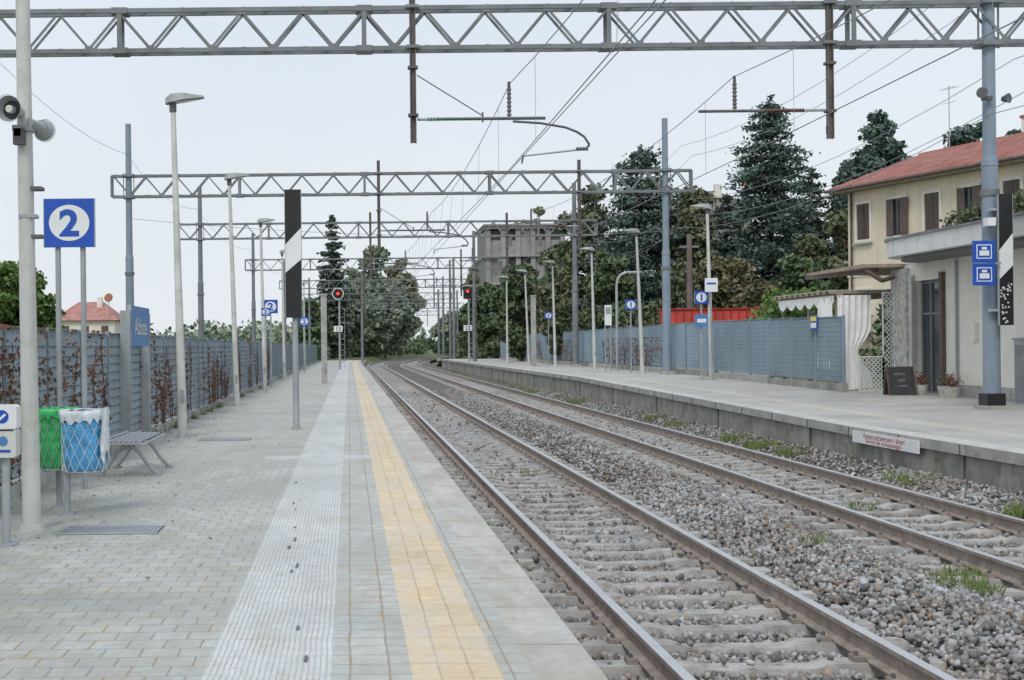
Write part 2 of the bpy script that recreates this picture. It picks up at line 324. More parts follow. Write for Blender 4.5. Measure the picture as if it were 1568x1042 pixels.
# ------------------------------------------------------------------ tracks
def track(cx,seed):
    mb=MB(); r=random.Random(seed)
    prof=[(-.07,-.16),(.07,-.16),(.07,-.148),(.012,-.13),(.012,-.045),(.036,-.035),(.036,-.004),(.030,0),(-.030,0),(-.036,-.004),(-.036,-.035),(-.012,-.045),(-.012,-.13),(-.07,-.148)]
    for off in(-.75,.75):
        rings=[]
        for y in ys_fine:
            o=len(mb.v)
            for px,pz in prof: mb.v.append((cx+off+px+dv(y),y,-.36+pz))
            rings.append(o)
        k=len(prof)
        for a,b_ in zip(rings[:-1],rings[1:]):
            for i in range(k):
                j=(i+1)%k; mb.f.append((a+i,a+j,b_+j,b_+i)); mb.m.append(mb.mi(rail_top if i in(6,7,8) else rail_side)); mb.sm.append(False)
    i=0
    while True:
        y=(-10+i+.5)*.6; i+=1
        if y>320: break
        if y<3: continue
        d=dv(y); ang=-math.atan((y-130)/500) if y>130 else r.uniform(-.006,.006)
        zt=-.523; cxx=cx+d+r.uniform(-.02,.02)
        if y<80:
            vs=[];sec=[(-1.21,0),(-.45,0),(-.35,-.03),(.35,-.03),(.45,0),(1.21,0)]
            for xx,dz in sec: vs+=[(cxx+xx,y-.13,zt-.14),(cxx+xx,y-.092,zt+dz),(cxx+xx,y+.092,zt+dz),(cxx+xx,y+.13,zt-.14)]
            fs=[(0,1,2,3),(20,23,22,21)]
            for q in range(5):
                o=q*4
                for e in range(3): fs.append((o+e,o+e+1,o+e+5,o+e+4))
            mb.add(vs,fs,sleeper_m)
            for off in(-.75,.75):
                for s_ in(-1,1):
                    mb.box((cx+off+s_*.115,y,zt+.018),(.07,.11,.036),rail_side); mb.cyl((cx+off+s_*.12,y,zt+.03),(cx+off+s_*.12,y,zt+.065),.016,.014,steel_d,6)
        else: mb.box((cxx,y,zt-.07),(2.42,.22,.14),sleeper_m,ang)
    return mb.done('railway_track')
track(2.72,1); track(6.58,2)
# ------------------------------------------------------------------ fences
def fence(name,x,y0,y1,zf,h,mat,kerb=True,step=2.0,kh=.15):
    mb=MB(); n=int((y1-y0)/.062)
    for i in range(n):
        y=y0+i*.062
        z=zf(y)+kh; mb.bx(x-.013,x+.013,y-.002,y+.002,z+.03,z+h,mat)
    y=y0; r=random.Random(5)
    while y<y1-.1:
        z=zf(y+step/2)+kh; dz=r.uniform(-.02,.02)
        for k in range(int(h/.132)): mb.bx(x-.006,x+.016,y+.05,y+step-.05,z+.05+k*.132,z+.058+k*.132,mat)
        mb.bx(x-.02,x+.02,y+.04,y+step-.04,z+h+dz,z+h+.012+dz,mat)
        mb.box((x,y,z+h/2),(.075,.012,h+.06),steel_l if mat is fence_r else mat)
        mb.box((x-.03,y,z+h/2),(.012,.06,h+.05),mat)
        y+=step
    if kerb:
        y=y0
        while y<y1:
            mb.bx(x-.1,x+.1,y,min(y+6,y1),zf(y)-.3,zf(y)+kh,conc_d if int(y)%4 else concrete); y+=6
    return mb.done(name)
fence('steel_grating_fence',-3.72,6,150,lambda y:0,1.70,fence_m)
fence('steel_grating_fence',12.95,34.2,112,z1,1.75,fence_r,True,2.0,.22)
def quads(C,size,flat=0.0,asp=1.0):
    n=len(C); a=rng.normal(size=(n,3)); a[:,2]*=(1-flat*.8); a/=np.linalg.norm(a,axis=1)[:,None]
    nrm=rng.normal(size=(n,3)); nrm[:,2]+=flat*3; b_=np.cross(nrm,a); b_/=np.linalg.norm(b_,axis=1)[:,None]+1e-9
    s=(size*rng.uniform(.6,1.3,n))[:,None]
    V=np.stack([C-a*s-b_*s*.25*asp,C-b_*s*.75*asp+a*s*.1,C+a*s+b_*s*.1,C+b_*s*.75*asp-a*s*.2],1).reshape(-1,3)
    F=np.arange(4*n).reshape(n,4); return V,F
def creeper(x,side,patches,mat,size=.045,stems=4):
    mb=MB(); Cs=[]
    for (y,z,ry,rz,n) in patches:
        c=np.stack([x+side*np.abs(rng.normal(.03,.03,n)),y+rng.normal(0,ry,n),np.clip(z+rng.normal(0,rz,n),.08,1.86)],-1); Cs.append(c)
        for _ in range(stems):
            yy=y+random.uniform(-ry*1.6,ry*1.6); p=[(x+side*.03,yy,.1)]; zt=random.uniform(.6,1.85)
            for k in range(7): p.append((x+side*.03,p[-1][1]+random.uniform(-.14,.14),.1+(zt-.1)*(k+1)/7))
            mb.path(p,random.uniform(.004,.008),bark,4)
            m_=30; q=np.array(p); ii=rng.uniform(0,6.99,m_); lo=ii.astype(int); fr=(ii-lo)[:,None]; c=q[lo]*(1-fr)+q[lo+1]*fr+rng.normal(0,.03,(m_,3))*np.array([.4,1,1]); Cs.append(c)
    C=np.vstack(Cs); V,F=quads(C,size); mb.raw(V,F,mat)
    return mb.done('dry_creeper')
pt=[(14.3,1.3,.6,.45,300),(15.6,.9,.7,.5,200),(17.2,1.2,.5,.45,170),(19.0,1.0,.4,.5,140),(13.2,.8,.5,.4,160)]
for _ in range(14): pt.append((random.uniform(19,75),random.uniform(.4,1.6),random.uniform(.2,1.0),random.uniform(.3,.6),random.randint(40,130)))
creeper(-3.70,1,pt,lf_red,.034)
creeper(12.93,-1,[(y,z1(y)+.9,1.6,.45,260) for y in(56,60,64,78,90)],lf_red,.045)
# ------------------------------------------------------------------ trees
def limbs(mb,base,top,r,targets,mat=bark):
    base=Vector(base);top=Vector(top); k=5; prev=base
    for i in range(1,k+1):
        p=base.lerp(top,i/k)+Vector((random.uniform(-.04,.04),random.uniform(-.04,.04),0))*(top-base).length*.4
        mb.cyl(prev,p,r*(1-(i-1)/k*.8),r*(1-i/k*.8),mat,8,False); prev=p
    for t_ in targets:
        t_=Vector(t_); f=min(.95,max(.3,(t_.z-base.z)/max(.1,(top.z-base.z))*.7)); s_=base.lerp(top,f)
        m_=s_.lerp(t_,.5)+Vector((0,0,-.05*(t_-s_).length))
        mb.cyl(s_,m_,r*.3,r*.18,mat,6,False); mb.cyl(m_,t_,r*.18,r*.05,mat,6,False)
def broad(name,x,y,z0,H,W,mat,leaf=.25,n=6000,crown=.25,clumps=46,peak=.25):
    mb=MB(); zc0=z0+H*crown; hc=H*(1-crown)
    cs=[];rs=[]
    for i in range(clumps):
        while True:
            p=rng.uniform(-1,1,3)
            if .25<np.linalg.norm(p)<1: break
        wz=p[2]; sh=(1-peak*max(0,wz))*rng.uniform(.75,1.08)
        cs.append((x+p[0]*W/2*.85*sh,y+p[1]*W/2*.85*sh,zc0+hc*.5+wz*hc*.46*rng.uniform(.85,1.08))); rs.append(W*rng.uniform(.05,.14))
    cs=np.array(cs);rs=np.array(rs)
    w_=rs**2/np.sum(rs**2); idx=rng.choice(clumps,n,p=w_)
    d=rng.normal(size=(n,3)); d/=np.linalg.norm(d,axis=1)[:,None]
    C=cs[idx]+d*(rs[idx]*rng.uniform(.3,1.3,n))[:,None]*np.array([1.15,1.15,.75])
    V,F=quads(C,leaf,.15); mb.raw(V,F,mat)
    limbs(mb,(x,y,z0-.2),(x,y,z0+H*.75),max(.08,H*.02),[tuple(c) for c in cs[::4]])
    return mb.done(name)
def conifer(name,x,y,z0,H,W,mat,leaf=.25,n=20000,start=.06,power=.45,droop=.12,per=9,irr=.4,lev=24):
    """cedar/fir: separate tiers of boughs, each carrying flattened needle tufts; gaps between tiers"""
    mb=MB(); T=[]
    for i in range(lev):
        t_=start+(1-start)*(i+random.random()*.5)/lev
        if t_>.985: continue
        R=W/2*(1-t_)**power*(1 if t_>.2 else .85+.15*t_/.2); a0=random.uniform(0,6.28)
        for k in range(per):
            a=a0+2*math.pi*k/per+random.uniform(-.35,.35); L=max(.25,R*random.uniform(1-irr,1.12)); zz=z0+H*(t_+random.uniform(-.012,.012))
            tip=zz-droop*L+.08*L
            mb.cyl((x,y,zz-.03*L),(x+L*.85*math.cos(a),y+L*.85*math.sin(a),zz-droop*L*.6+.05*L),.05,.015,bark,4,False)
            m_=max(2,int(L/(W*.055)))
            for q in range(m_):
                u=.2+.85*(q+random.random()*.7)/m_; side=random.uniform(-1,1)*.12*L*(1.15-u)
                T.append((x+L*u*math.cos(a)-side*math.sin(a),y+L*u*math.sin(a)+side*math.cos(a),zz-droop*L*u*u+.08*L*u,(.028+.030*(1-t_)**.5)*W*random.uniform(.6,1.3)))
    T=np.array(T); w_=T[:,3]**1.5; w_/=w_.sum(); idx=rng.choice(len(T),n,p=w_)
    g=rng.normal(0,1,(n,3)); C=T[idx,:3]+g*T[idx,3][:,None]*np.array([.8,.8,.30]); C[:,2]-=np.abs(g[:,0]*T[idx,3])*.15
    top=np.stack([x+rng.normal(0,leaf*.6,80),y+rng.normal(0,leaf*.6,80),z0+H*rng.uniform(.93,1.01,80)],-1)
    C=np.vstack([C,top]); V,F=quads(C,leaf,.5,.7); mb.raw(V,F,mat)
    mb.cyl((x,y,z0-.3),(x,y,z0+H*.97),max(.12,H*.018),.03,bark,8,False)
    return mb.done(name)
def PX(px,D): return (px-535)*D/2000
def ZT(px,py,D): return 1.6+((532-.0105*(px-535))-py)*D/2000
def TB(px,ty,D,w,mat,name='broadleaf_tree',leaf=None,n=6000,crown=.08,cl=50,peak=.25):
    H=ZT(px,ty,D); broad(name,PX(px,D),D,-.1,H+.1,w*D/2000,mat,leaf or D*.0021,int(n*1.15),crown,cl,peak)
def TC(px,ty,D,w,mat,**k):
    H=ZT(px,ty,D); conifer('conifer_tree',PX(px,D),D,-.1,H+.1,w*D/2000,mat,leaf=D*.0018,**k)
TC(985,226,86,235,lf_con,n=38000,power=.48,irr=.4,per=10)
TC(1183,150,82,235,lf_con,n=46000,power=.50,irr=.5,droop=.2,lev=25,per=10)
TC(1245,262,100,150,lf_con2,n=16000,irr=.4)
TC(1115,300,98,120,lf_con2,n=14000,power=.4)
TC(510,332,200,66,lf_con2,n=12000,per=8,power=.5,lev=24)
TB(905,285,98,140,lf_m,n=11000,cl=60)
TB(860,372,92,110,lf_m,n=8000)
TB(800,392,96,100,lf_g,n=8000)
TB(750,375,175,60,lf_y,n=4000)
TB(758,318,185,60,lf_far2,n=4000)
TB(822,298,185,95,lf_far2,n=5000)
TB(745,430,120,90,lf_g,n=7000)
TB(870,410,80,90,lf_m,n=7500)
TB(935,370,78,100,lf_g,n=8000)
TB(1065,285,84,130,lf_m,n=12000,cl=60)
TB(1105,370,76,130,lf_y,n=9000,cl=60)
TB(1040,400,70,100,lf_m,n=7000)
TB(1285,300,78,130,lf_m,n=9000,cl=60)
TB(1225,385,70,120,lf_g,n=9000)
TB(1165,415,66,90,lf_y,n=6000)
TB(1290,400,60,70,lf_g,n=4500)
TB(1345,158,92,135,lf_con,n=19000,cl=110,peak=.5)
TB(1305,228,100,100,lf_con,n=11000,cl=70)
TB(1395,250,96,90,lf_con2,n=8000,cl=60)
TB(1490,165,95,150,lf_con,n=15000,cl=80,peak=.4)
TB(1425,222,98,90,lf_m,n=8000)
TB(1555,185,90,100,lf_con,n=9000)
TB(30,378,62,140,lf_b,n=14000,cl=90)
TB(-40,390,60,120,lf_b,n=7000)
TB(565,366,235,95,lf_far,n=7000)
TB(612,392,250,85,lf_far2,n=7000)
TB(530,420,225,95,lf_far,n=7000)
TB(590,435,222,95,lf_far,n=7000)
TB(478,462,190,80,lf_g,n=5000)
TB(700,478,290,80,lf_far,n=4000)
TB(735,466,210,90,lf_m,n=5000)
TB(790,455,140,110,lf_m,n=6000)
def mass(name,pts,mat,leaf,n):
    mb=MB(); k=len(pts); A=np.array(pts,float); w_=A[:,3]**2*A[:,4]; w_/=w_.sum(); idx=rng.choice(k,n,p=w_)
    d=rng.normal(size=(n,3)); d/=np.linalg.norm(d,axis=1)[:,None]; r=rng.uniform(.5,1.15,n)
    C=A[idx,:3]+d*r[:,None]*np.stack([A[idx,3],A[idx,3],A[idx,4]],-1)
    C[:,2]=np.maximum(C[:,2],-.1); V,F=quads(C,leaf,.1); mb.raw(V,F,mat); return mb.done(name)
mass('hedge',[(15.0+random.uniform(0,3),random.uniform(64,112),random.uniform(.8,2.8),random.uniform(.8,1.6),random.uniform(.8,1.5)) for _ in range(70)],lf_m,.15,30000)
mass('hedge',[(21+random.uniform(0,6),random.uniform(50,63),random.uniform(.6,2.6),random.uniform(.8,1.6),random.uniform(.8,1.6)) for _ in range(36)],lf_g,.14,15000)
mass('hedge',[(-5.2-random.uniform(0,1.6),random.uniform(34,150),random.uniform(.3,1.2),random.uniform(.6,1.1),random.uniform(.5,.9)) for _ in range(60)],lf_y,.12,15000)
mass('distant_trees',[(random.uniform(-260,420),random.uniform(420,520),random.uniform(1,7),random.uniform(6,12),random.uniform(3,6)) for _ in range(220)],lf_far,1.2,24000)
mass('bushes',[(dv(y)+(-7-random.uniform(0,5)),y,random.uniform(0,2.2),random.uniform(1.2,2.2),random.uniform(1,2)) for y in np.linspace(165,330,50)]+[(dv(y)+13+random.uniform(0,5),y,random.uniform(0,2.5),random.uniform(1.2,2.5),random.uniform(1,2)) for y in np.linspace(125,330,60)],lf_g,.31,26000)
mass('shrub',[(13.6+random.uniform(0,1.2),random.uniform(41,44),random.uniform(1.8,2.9),.5,.45) for _ in range(12)],lf_b,.09,3000)
def weeds():
    mb=MB(); cl=[(8.1,25.7,-.46,.35,520),(8.15,24,-.46,.3,380),(8.1,27.5,-.46,.3,300),(8.1,46,-.46,.5,500),(8.1,57,-.46,.5,500),(8.05,15.3,-.48,.32,480),(5.2,11.2,-.55,.3,330),(5.6,11.9,-.6,.2,150),(8.2,35,-.44,.3,200),(3.0,22,-.6,.2,60),(6.6,17,-.6,.18,70),(4.7,13.2,-.47,.15,50)]
    for _ in range(16): cl.append((random.uniform(1.25,1.5),random.uniform(9,30),-.62,.12,random.randint(12,40)))
    for _ in range(50): cl.append((random.uniform(1.25,8.3),random.uniform(9,60),-.6,.1,random.randint(5,14)))
    for _ in range(34): cl.append((random.uniform(8.1,8.35),random.uniform(14,110),-.44,.25,random.randint(30,110)))
    for _ in range(30): cl.append((-3.55,random.uniform(10,60),0,.08,random.randint(10,30)))
    for _ in range(10): cl.append((12.8,random.uniform(36,100),z1(60),.1,random.randint(10,25)))
    Vs=[]
    for x,y,z,r,n in cl:
        a=rng.uniform(0,2*np.pi,n); rr=r*np.sqrt(rng.random(n)); bx=x+rr*np.cos(a); by=y+rr*np.sin(a)*1.6
        if x<1.6 and x>1: bx=np.maximum(bx,1.24)
        if x>7.8 and x<8.4: bx=np.minimum(bx,8.38)
        h=rng.uniform(.05,.18,n); da=rng.uniform(0,2*np.pi,n); wx=np.cos(da)*.011; wy=np.sin(da)*.011
        tx=bx+rng.normal(0,.06,n); ty=by+rng.normal(0,.06,n)
        if x>7.8 and x<8.4: tx=np.minimum(tx,8.39)
        Vs.append(np.stack([np.stack([bx-wx,by-wy,np.full(n,z)],-1),np.stack([bx+wx,by+wy,np.full(n,z)],-1),np.stack([tx,ty,z+h],-1)],1).reshape(-1,3))
    V=np.vstack(Vs); mb.raw(V,np.arange(len(V)).reshape(-1,3),grassm); mb.done('weeds')
weeds()
n=520; C=np.stack([-3.65+np.abs(rng.normal(0,1.0,n)),rng.uniform(7,34,n),np.full(n,.012)],-1); C[:,0]=np.minimum(C[:,0],1.1)
mb=MB(); V,F=quads(C,.016,1.0); V[:,2]=np.clip(V[:,2],.006,.025); mb.raw(V,F,lf_red); mb.done('fallen_leaves')

# ------------------------------------------------------------------ overhead line gantries
def gantry(y,xa,xb,xml,xmr,drops,zb=7.56,zt=8.36,mat=steel,mtop=10.4,zl=-.1,zr=.2,mmat=None,fine=True):
    mb=MB()
    for z in(zb,zt):
        for dy in(-.14,.14): mb.bar((xa,y+dy,z),(xb,y+dy,z),.06,.085,mat)
    p=1.22; k=0; x=xa+.1
    while x<xb-.2:
        for dy in((-.14,.14) if fine else (0,)):
            x2=min(x+p/2,xb); x3=min(x+p,xb)
            mb.bar((x,y+dy,zt-.04),(x2,y+dy,zb+.04),.02,.05,mat); mb.bar((x2,y+dy,zb+.04),(x3,y+dy,zt-.04),.02,.05,mat)
        for z in(zb,zt): mb.bar((x,y-.14,z+.0451),(x+p/2,y+.14,z+.0451),.006,.03,mat)
        if fine:
            mb.box((x+p/2,y-.155,zb+.05),(.16,.008,.10),mat); mb.box((x,y-.155,zt-.05),(.16,.008,.10),mat)
        x+=p; k+=1
        if k%4==0:
            for dy in(-.17,.17): mb.bar((x,y+dy,zb),(x,y+dy,zt),.03,.09,mat)
            for z in(zb,zt): mb.box((x,y,z),(.32,.38,.115),mat)
    for x in(xa,xb): mb.bar((x,y,zb),(x,y,zt),.3,.08,mat)
    for x,z0 in((xml,zl),(xmr,zr)):
        if x is None: continue
        mm=mmat or mat
        mb.cyl((x,y,z0-.3),(x,y,5.2),.17,.155,mm,14); mb.cyl((x,y,5.2),(x,y,mtop),.13,.11,mm,14); mb.cyl((x,y,5.1),(x,y,5.3),.165,.135,mm,14,False)
        mb.box((x,y,z0+.06),(.5,.5,.12),concrete)
        for z in(zb-.02,zt+.02): mb.box((x,y,z),(.42,.46,.10),mat)
        for s in(-.2,.2): mb.bar((x+s,y,zb-.1),(x+s,y,zt+.1),.03,.03,mat)
        mb.cyl((x,y,4.5),(x,y,4.62),.19,.19,mat,14)
    for x,z0,z1_ in drops:
        mb.bar((x-.05,y-.2,z0),(x-.05,y-.2,z1_),.12,.02,steel_b); mb.bar((x+.05,y-.2,z0),(x+.05,y-.2,z1_),.12,.02,steel_b); mb.bar((x,y-.2,z0),(x,y-.2,z1_),.02,.08,steel_b)
        for z in(zb,zt): mb.box((x,y-.2,z),(.26,.2,.06),mat)
        for z in(z0+.55,z0+1.5): mb.box((x,y-.2,z),(.2,.18,.05),steel_b)
    return mb
def cantA(mb,x,y,s):
    X=lambda v:x+s*v
    mb.cyl((X(.05),y,6.12),(X(.45),y,6.12),.03,.03,galv,8)
    mb.insul((X(.25),y,6.12),(X(.95),y,6.12),.042,ins_g,13)
    mb.cyl((X(.95),y,6.12),(X(2.6),y,6.12),.032,.032,steel_d,8)
    mb.cyl((X(.05),y,7.0),(X(1.35),y,6.18),.012,.012,steel_d,6); mb.cyl((X(1.35),y,6.05),(X(1.35),y,6.25),.02,.02,steel_d,6)
    mb.insul((X(1.88),y,6.16),(X(1.88),y,6.75),.05,steel_d,7); mb.cyl((X(1.88),y,6.7),(X(1.88),y,6.85),.03,.03,steel_d,8)
    pts=[(X(1.95),y,6.06),(X(2.5),y,6.02),(X(3.0),y,5.93),(X(3.22),y,5.84),(X(3.37),y,5.74),(X(3.47),y,5.58),(X(3.40),y,5.5)]
    mb.path(pts,.024,steel_d,8); mb.insul((X(3.44),y,5.5),(X(3.2),y,5.5),.045,steel_d,4)
    mb.cyl((X(3.42),y,5.5),(X(2.15),y,5.37),.02,.018,galv,8); mb.cyl((X(2.15),y,5.38),(X(2.12),y,5.22),.02,.02,steel_d,6)
def cantB(mb,x,y,s):
    X=lambda v:x+s*v
    mb.cyl((X(.05),y,6.22),(X(.5),y,6.22),.03,.03,galv,8)
    mb.insul((X(.5),y,6.22),(X(1.3),y,6.22),.045,ins_r,15)
    mb.cyl((X(1.2),y,6.22),(X(2.6),y,6.22),.03,.03,steel_d,8)
    mb.insul((X(1.88),y,6.26),(X(1.88),y,6.8),.05,steel_d,7); mb.cyl((X(1.88),y,6.75),(X(1.88),y,6.92),.03,.03,steel_d,8)
    mb.cyl((X(.05),y,5.75),(X(.05),y,5.9),.02,.02,steel_d,6)
dr=[(1.32,5.65,9.6),(9.62,5.65,9.6)]
g=gantry(26.2,-9.5,15.5,-9,12.88,dr,mmat=steel_l,mtop=11.5,zr=.18); cantA(g,1.35,26.0,1); cantB(g,9.6,26.0,-1); g.done('catenary_gantry')
def darm(g,y,a,b_):
    cantA(g,a,y-.2,1); cantB(g,b_,y-.2,-1)
g=gantry(51,-9.2,13.4,-8.55,12.4,[(1.2,5.4,8.85),(9.0,5.4,8.8)],mmat=steel_l,zr=.42); cantB(g,9,50.8,-1); cantA(g,1.2,50.8,1); g.done('catenary_gantry')
g=gantry(71,-9.3,13.5,-8.05,12.3,[(1.2,5.4,8.9),(8.6,5.4,8.8)],zr=.42,mmat=steel); darm(g,71,1.2,8.6); g.done('catenary_gantry')
g=gantry(100,-7.9,11.5,-7.3,9.6,[(1.2,5.4,9),(8.6,5.4,9)],zr=-.1,fine=False); darm(g,100,1.2,8.6); g.done('catenary_gantry')
g=gantry(132,-7,12,-6.5,10.6,[(1.2,5.4,9),(8.6,5.4,9)],fine=False); darm(g,132,1.2,8.6); g.done('catenary_gantry')
g=gantry(165,-6,13,-5,11.9,[(2,5.4,9)],fine=False); g.done('catenary_gantry')
g=gantry(205,-1,18,0,17,[(7,5.4,9)],fine=False); g.done('catenary_gantry')
g=gantry(250,8,27,9,26,[(15,5.4,9)],fine=False); g.done('catenary_gantry')
rusty=M('rusty_mast',(.17,.13,.12))
for px,D,zt_ in((690,150,11.5),(672,170,9),(555,140,9.5),(1057,62,6.8)):
    mb=MB(); x=PX(px,D); mb.cyl((x,D,-.7),(x,D,zt_),.17,.12,steel if px!=1057 else rusty,12); mb.box((x,D,zt_-.6),(.9,.1,.1),steel); mb.box((x,D,-.1),(.6,.6,.4),concrete); mb.done('catenary_mast')
def catenary(cx,zc,zm,sup,r=.009):
    mb=MB()
    for a,b_ in zip(sup[:-1],sup[1:]):
        L=b_-a; k=12; pts=[]; cp=[]
        for i in range(k+1):
            u=i/k; y=a+L*u; sag=4*u*(1-u)*min(.8,L*L*.0006)
            st=.12*(1 if sup.index(a)%2 else -1)*(1-2*u)
            pts.append((cx+.1+dv(y),y,zm-sag)); cp.append((cx+st+dv(y),y,zc))
        mb.path(pts,r,wire_m,5); mb.path(cp,r,wire_m,5)
        for i in range(1,k,2): mb.cyl(pts[i],cp[i],.004,.004,wire_m,4)
    return mb
sup=[-16,26,50.8,70.8,99.8,131.8,165,205,250,300]
m1=catenary(3.15,5.15,6.82,sup)
pts=[(3.30+dv(y),y,5.15) for y in sup]; m1.path(pts,.008,wire_m,5); m1.done('overhead_wires')
catenary(7.6,5.25,6.9,sup).done('overhead_wires')
mb=MB()
for x,z in((13.3,7.2),(13.6,6.6),(13.0,9.3),(13.4,8.9),(-8.6,9.2),(12.8,6.1)):
    for a,b_ in zip(sup[:-2],sup[1:-1]):
        f=lambda y,x=x:(x if y<80 or x<0 else x-(y-80)*.055)
        f2=lambda y,x=x:f(y)+dv(y) if x>0 else (x+ (y-50)*.018 if y>50 else x)+dv(y)
        if x<0 and a<20: continue
        pp=[(f2(a+(b_-a)*i/8),a+(b_-a)*i/8,z-4*(i/8)*(1-i/8)*.6) for i in range(9)]; mb.path(pp,.008,wire_m,4)
for a,b_ in (((-8.6,52,6.8),(12.5,51,6.0)),((1.3,26,9.6),(12.9,26,10.6))):
    a=Vector(a);b2=Vector(b_); mb.path([a.lerp(b2,i/10)+Vector((0,0,-1.6*(i/10)*(1-i/10))) for i in range(11)],.008,wire_m,4)
mb.done('feeder_cables')

# ------------------------------------------------------------------ lamps
def lamp(x,y,z0,h,s,lean=0.0,mat=polew):
    mb=MB(); xt=x+lean
    mb.cyl((x,y,z0),(x+lean*.5,y,z0+h*.5),.085,.065,mat,14,False); mb.cyl((x+lean*.5,y,z0+h*.5),(xt,y,z0+h),.065,.045,mat,14)
    mb.cyl((x,y,z0),(x,y,z0+.03),.14,.13,galv,14); mb.box((x+.001,y-.084,z0+.75),(.07,.02,.22),poleg)
    X=lambda v:xt+s*v; z=z0+h
    L=[(-.13,.08,.10,-.02),(-.02,.15,.16,.0),(.2,.17,.13,.04),(.56,.09,.03,.09)]; vs=[]
    for v,w,t_,zo in L:
        zz=z+zo
        vs+=[(X(v),y-w,zz),(X(v),y+w,zz),(X(v),y+w*.7,zz+t_),(X(v),y-w*.7,zz+t_)]
    fs=[(0,1,2,3),(12,15,14,13)]
    for i in range(3):
        o=i*4
        for j in range(4): fs.append((o+j,o+(j+1)%4,o+4+(j+1)%4,o+4+j))
    mb.add(vs,fs,poleg); mb.add([(X(.04),y-.1,z+.008),(X(.44),y-.08,z+.062),(X(.44),y+.08,z+.062),(X(.04),y+.1,z+.008)],[(0,1,2,3)],white)
    mb.cyl((xt,y,z-.16),(xt,y,z+.06),.065,.065,steel_d,12)
    return mb
for x,y,h,l in((-3.03,23.65,6.05,-.12),(-3.14,36.3,6.3,-.15),(-3.25,50,6.4,-.1),(-3.3,66,6.4,-.05),(-3.3,80,6.3,-.1),(-3.3,96,6.3,0)):
    lamp(x,y,0,h,1,l).done('street_lamp')
for x,y,h,l in((12.2,44,5.75,-.1),(12.0,53.5,5.75,-.2),(11.9,63.4,5.75,-.1),(11.5,73,5.75,-.1),(11.2,81.5,5.75,-.2),(10.7,88.5,5.75,0)):
    lamp(x,y,z1(y),h,-1,l).done('street_lamp')
mb=MB(); x,y=-2.86,11.7
mb.cyl((x,y,0),(x-.03,y,4),.083,.065,polew,18,False); mb.cyl((x-.03,y,4),(x-.05,y,8.2),.065,.05,polew,18); mb.cyl((x,y,0),(x,y,.04),.12,.11,conc_l,16)
mb.box((x-.03,y-.02,3.58),(.17,.17,.05),galv); mb.box((x,y,2.8),(.15,.15,.03),galv)
def horn(c,d,r):
    c=Vector(c);d=Vector(d).normalized(); mb.cyl(c,c+d*.16,r*.45,r,poleg,20,False); mb.cyl(c-d*.12,c,r*.42,r*.45,poleg,20)
    mb.cyl(c+d*.16,c+d*.175,r*1.07,r*1.07,polew,20,False); mb.disc(c+d*.08,r*.74,d.cross(Vector(UZ)).normalized(),UZ,black); mb.cyl(c+d*.05,c+d*.15,r*.33,r*.28,polew,14)
horn((x-.07,y-.12,3.72),(-.2,-1,0),.115); horn((x+.06,y+.05,3.62),(.25,.9,-.1),.10)
mb.box((x-.06,y-.02,3.55),(.06,.24,.10),poleg); mb.box((x-.05,y-.1,3.5),(.1,.08,.14),steel_d)
for z in(2.62,3.05): mb.box((x+.04,y+.02,z),(.17,.14,.03),steel_d)
mb.done('loudspeaker_pole')
def numsign(x,y,z,w,num,post0,posts=True):
    mb=MB(); mb.box((x,y,z),(w,.03,w*.97),blue)
    for s in(-1,1): mb.box((x+s*(w/2+.004),y,z),(.008,.034,w*.98),galv)
    mb.disc((x,y-.018,z),w*.36,RX,UZ,white,40,1.12)
    mb.text(num,w*.72,(x,y-.0215,z),(1.1,0,0),UZ,blue,w*.024)
    if posts:
        for s in(-1,1): mb.cyl((x+s*w*.25,y+.045,post0),(x+s*w*.25,y+.045,z+w*.4),.032,.032,poleg,10)
    else: mb.cyl((x,y+.045,post0),(x,y+.045,z+w*.5),.03,.03,poleg,10)
    mb.done('platform_number_sign')
numsign(-3.2,15.0,3.06,.575,'2',0)
numsign(-3.12,52,3.25,.56,'2',0,False); numsign(-2.75,80,3.2,.56,'2',0,False); numsign(-3.0,47,2.9,.3,'2',0,False)
numsign(11.55,53.5,3.22,.42,'1',.42,False); numsign(11.45,75,3.3,.42,'1',.42,False); numsign(11.85,43.9,3.15,.45,'1',.42,False)
mb=MB(); mb.box((-3.52,21.9,1.98),(.05,1.9,.66),blue2); mb.box((-3.52,20.93,1.98),(.06,.02,.68),galv)
for y in(20.9,22.95): mb.box((-3.58,y,1.1),(.16,.06,2.25),poleg)
mb.text('Abbiate',.40,(-3.490,21.9,1.98),(0,1,0),UZ,white,.002); mb.done('station_name_sign')
def marker(x,y,z0,z1_,w,post0,pole=True):
    mb=MB(); mb.box((x,y,(z0+z1_)/2),(w,.06,z1_-z0),black)
    h=z1_-z0
    mb.add([(x-w/2,y-.034,z0+h*.35),(x+w/2,y-.034,z0+h*.455),(x+w/2,y-.034,z0+h*.70),(x-w/2,y-.034,z0+h*.57)],[(0,1,2,3)],white)
    mb.box((x-w/2-.006,y,z0+h/2),(.01,.064,h),poleg); mb.box((x+w/2+.006,y,z0+h/2),(.01,.064,h),poleg)
    if pole: mb.cyl((x+.02,y+.08,post0),(x+.02,y+.08,z1_-.1),.065,.05,poleg,12); mb.cyl((x+.02,y+.08,post0),(x+.02,y+.08,post0+.03),.1,.1,concrete,12)
    return mb
marker(-1.08,25.6,2.19,4.70,.31,0).done('striped_marker_post')
mb=marker(13.0,25.85,1.9,4.5,.27,0,False)
for i in range(34): mb.box((13.0+random.uniform(-.11,.11),25.815,1.95+random.random()*.8),(.03,.004,.03),white)
mb.box((12.88,26.2,.36),(.37,.37,.36),black); mb.box((12.88,25.95,2.2),(.3,.14,.05),galv); mb.box((12.88,25.95,4.2),(.3,.14,.05),galv)
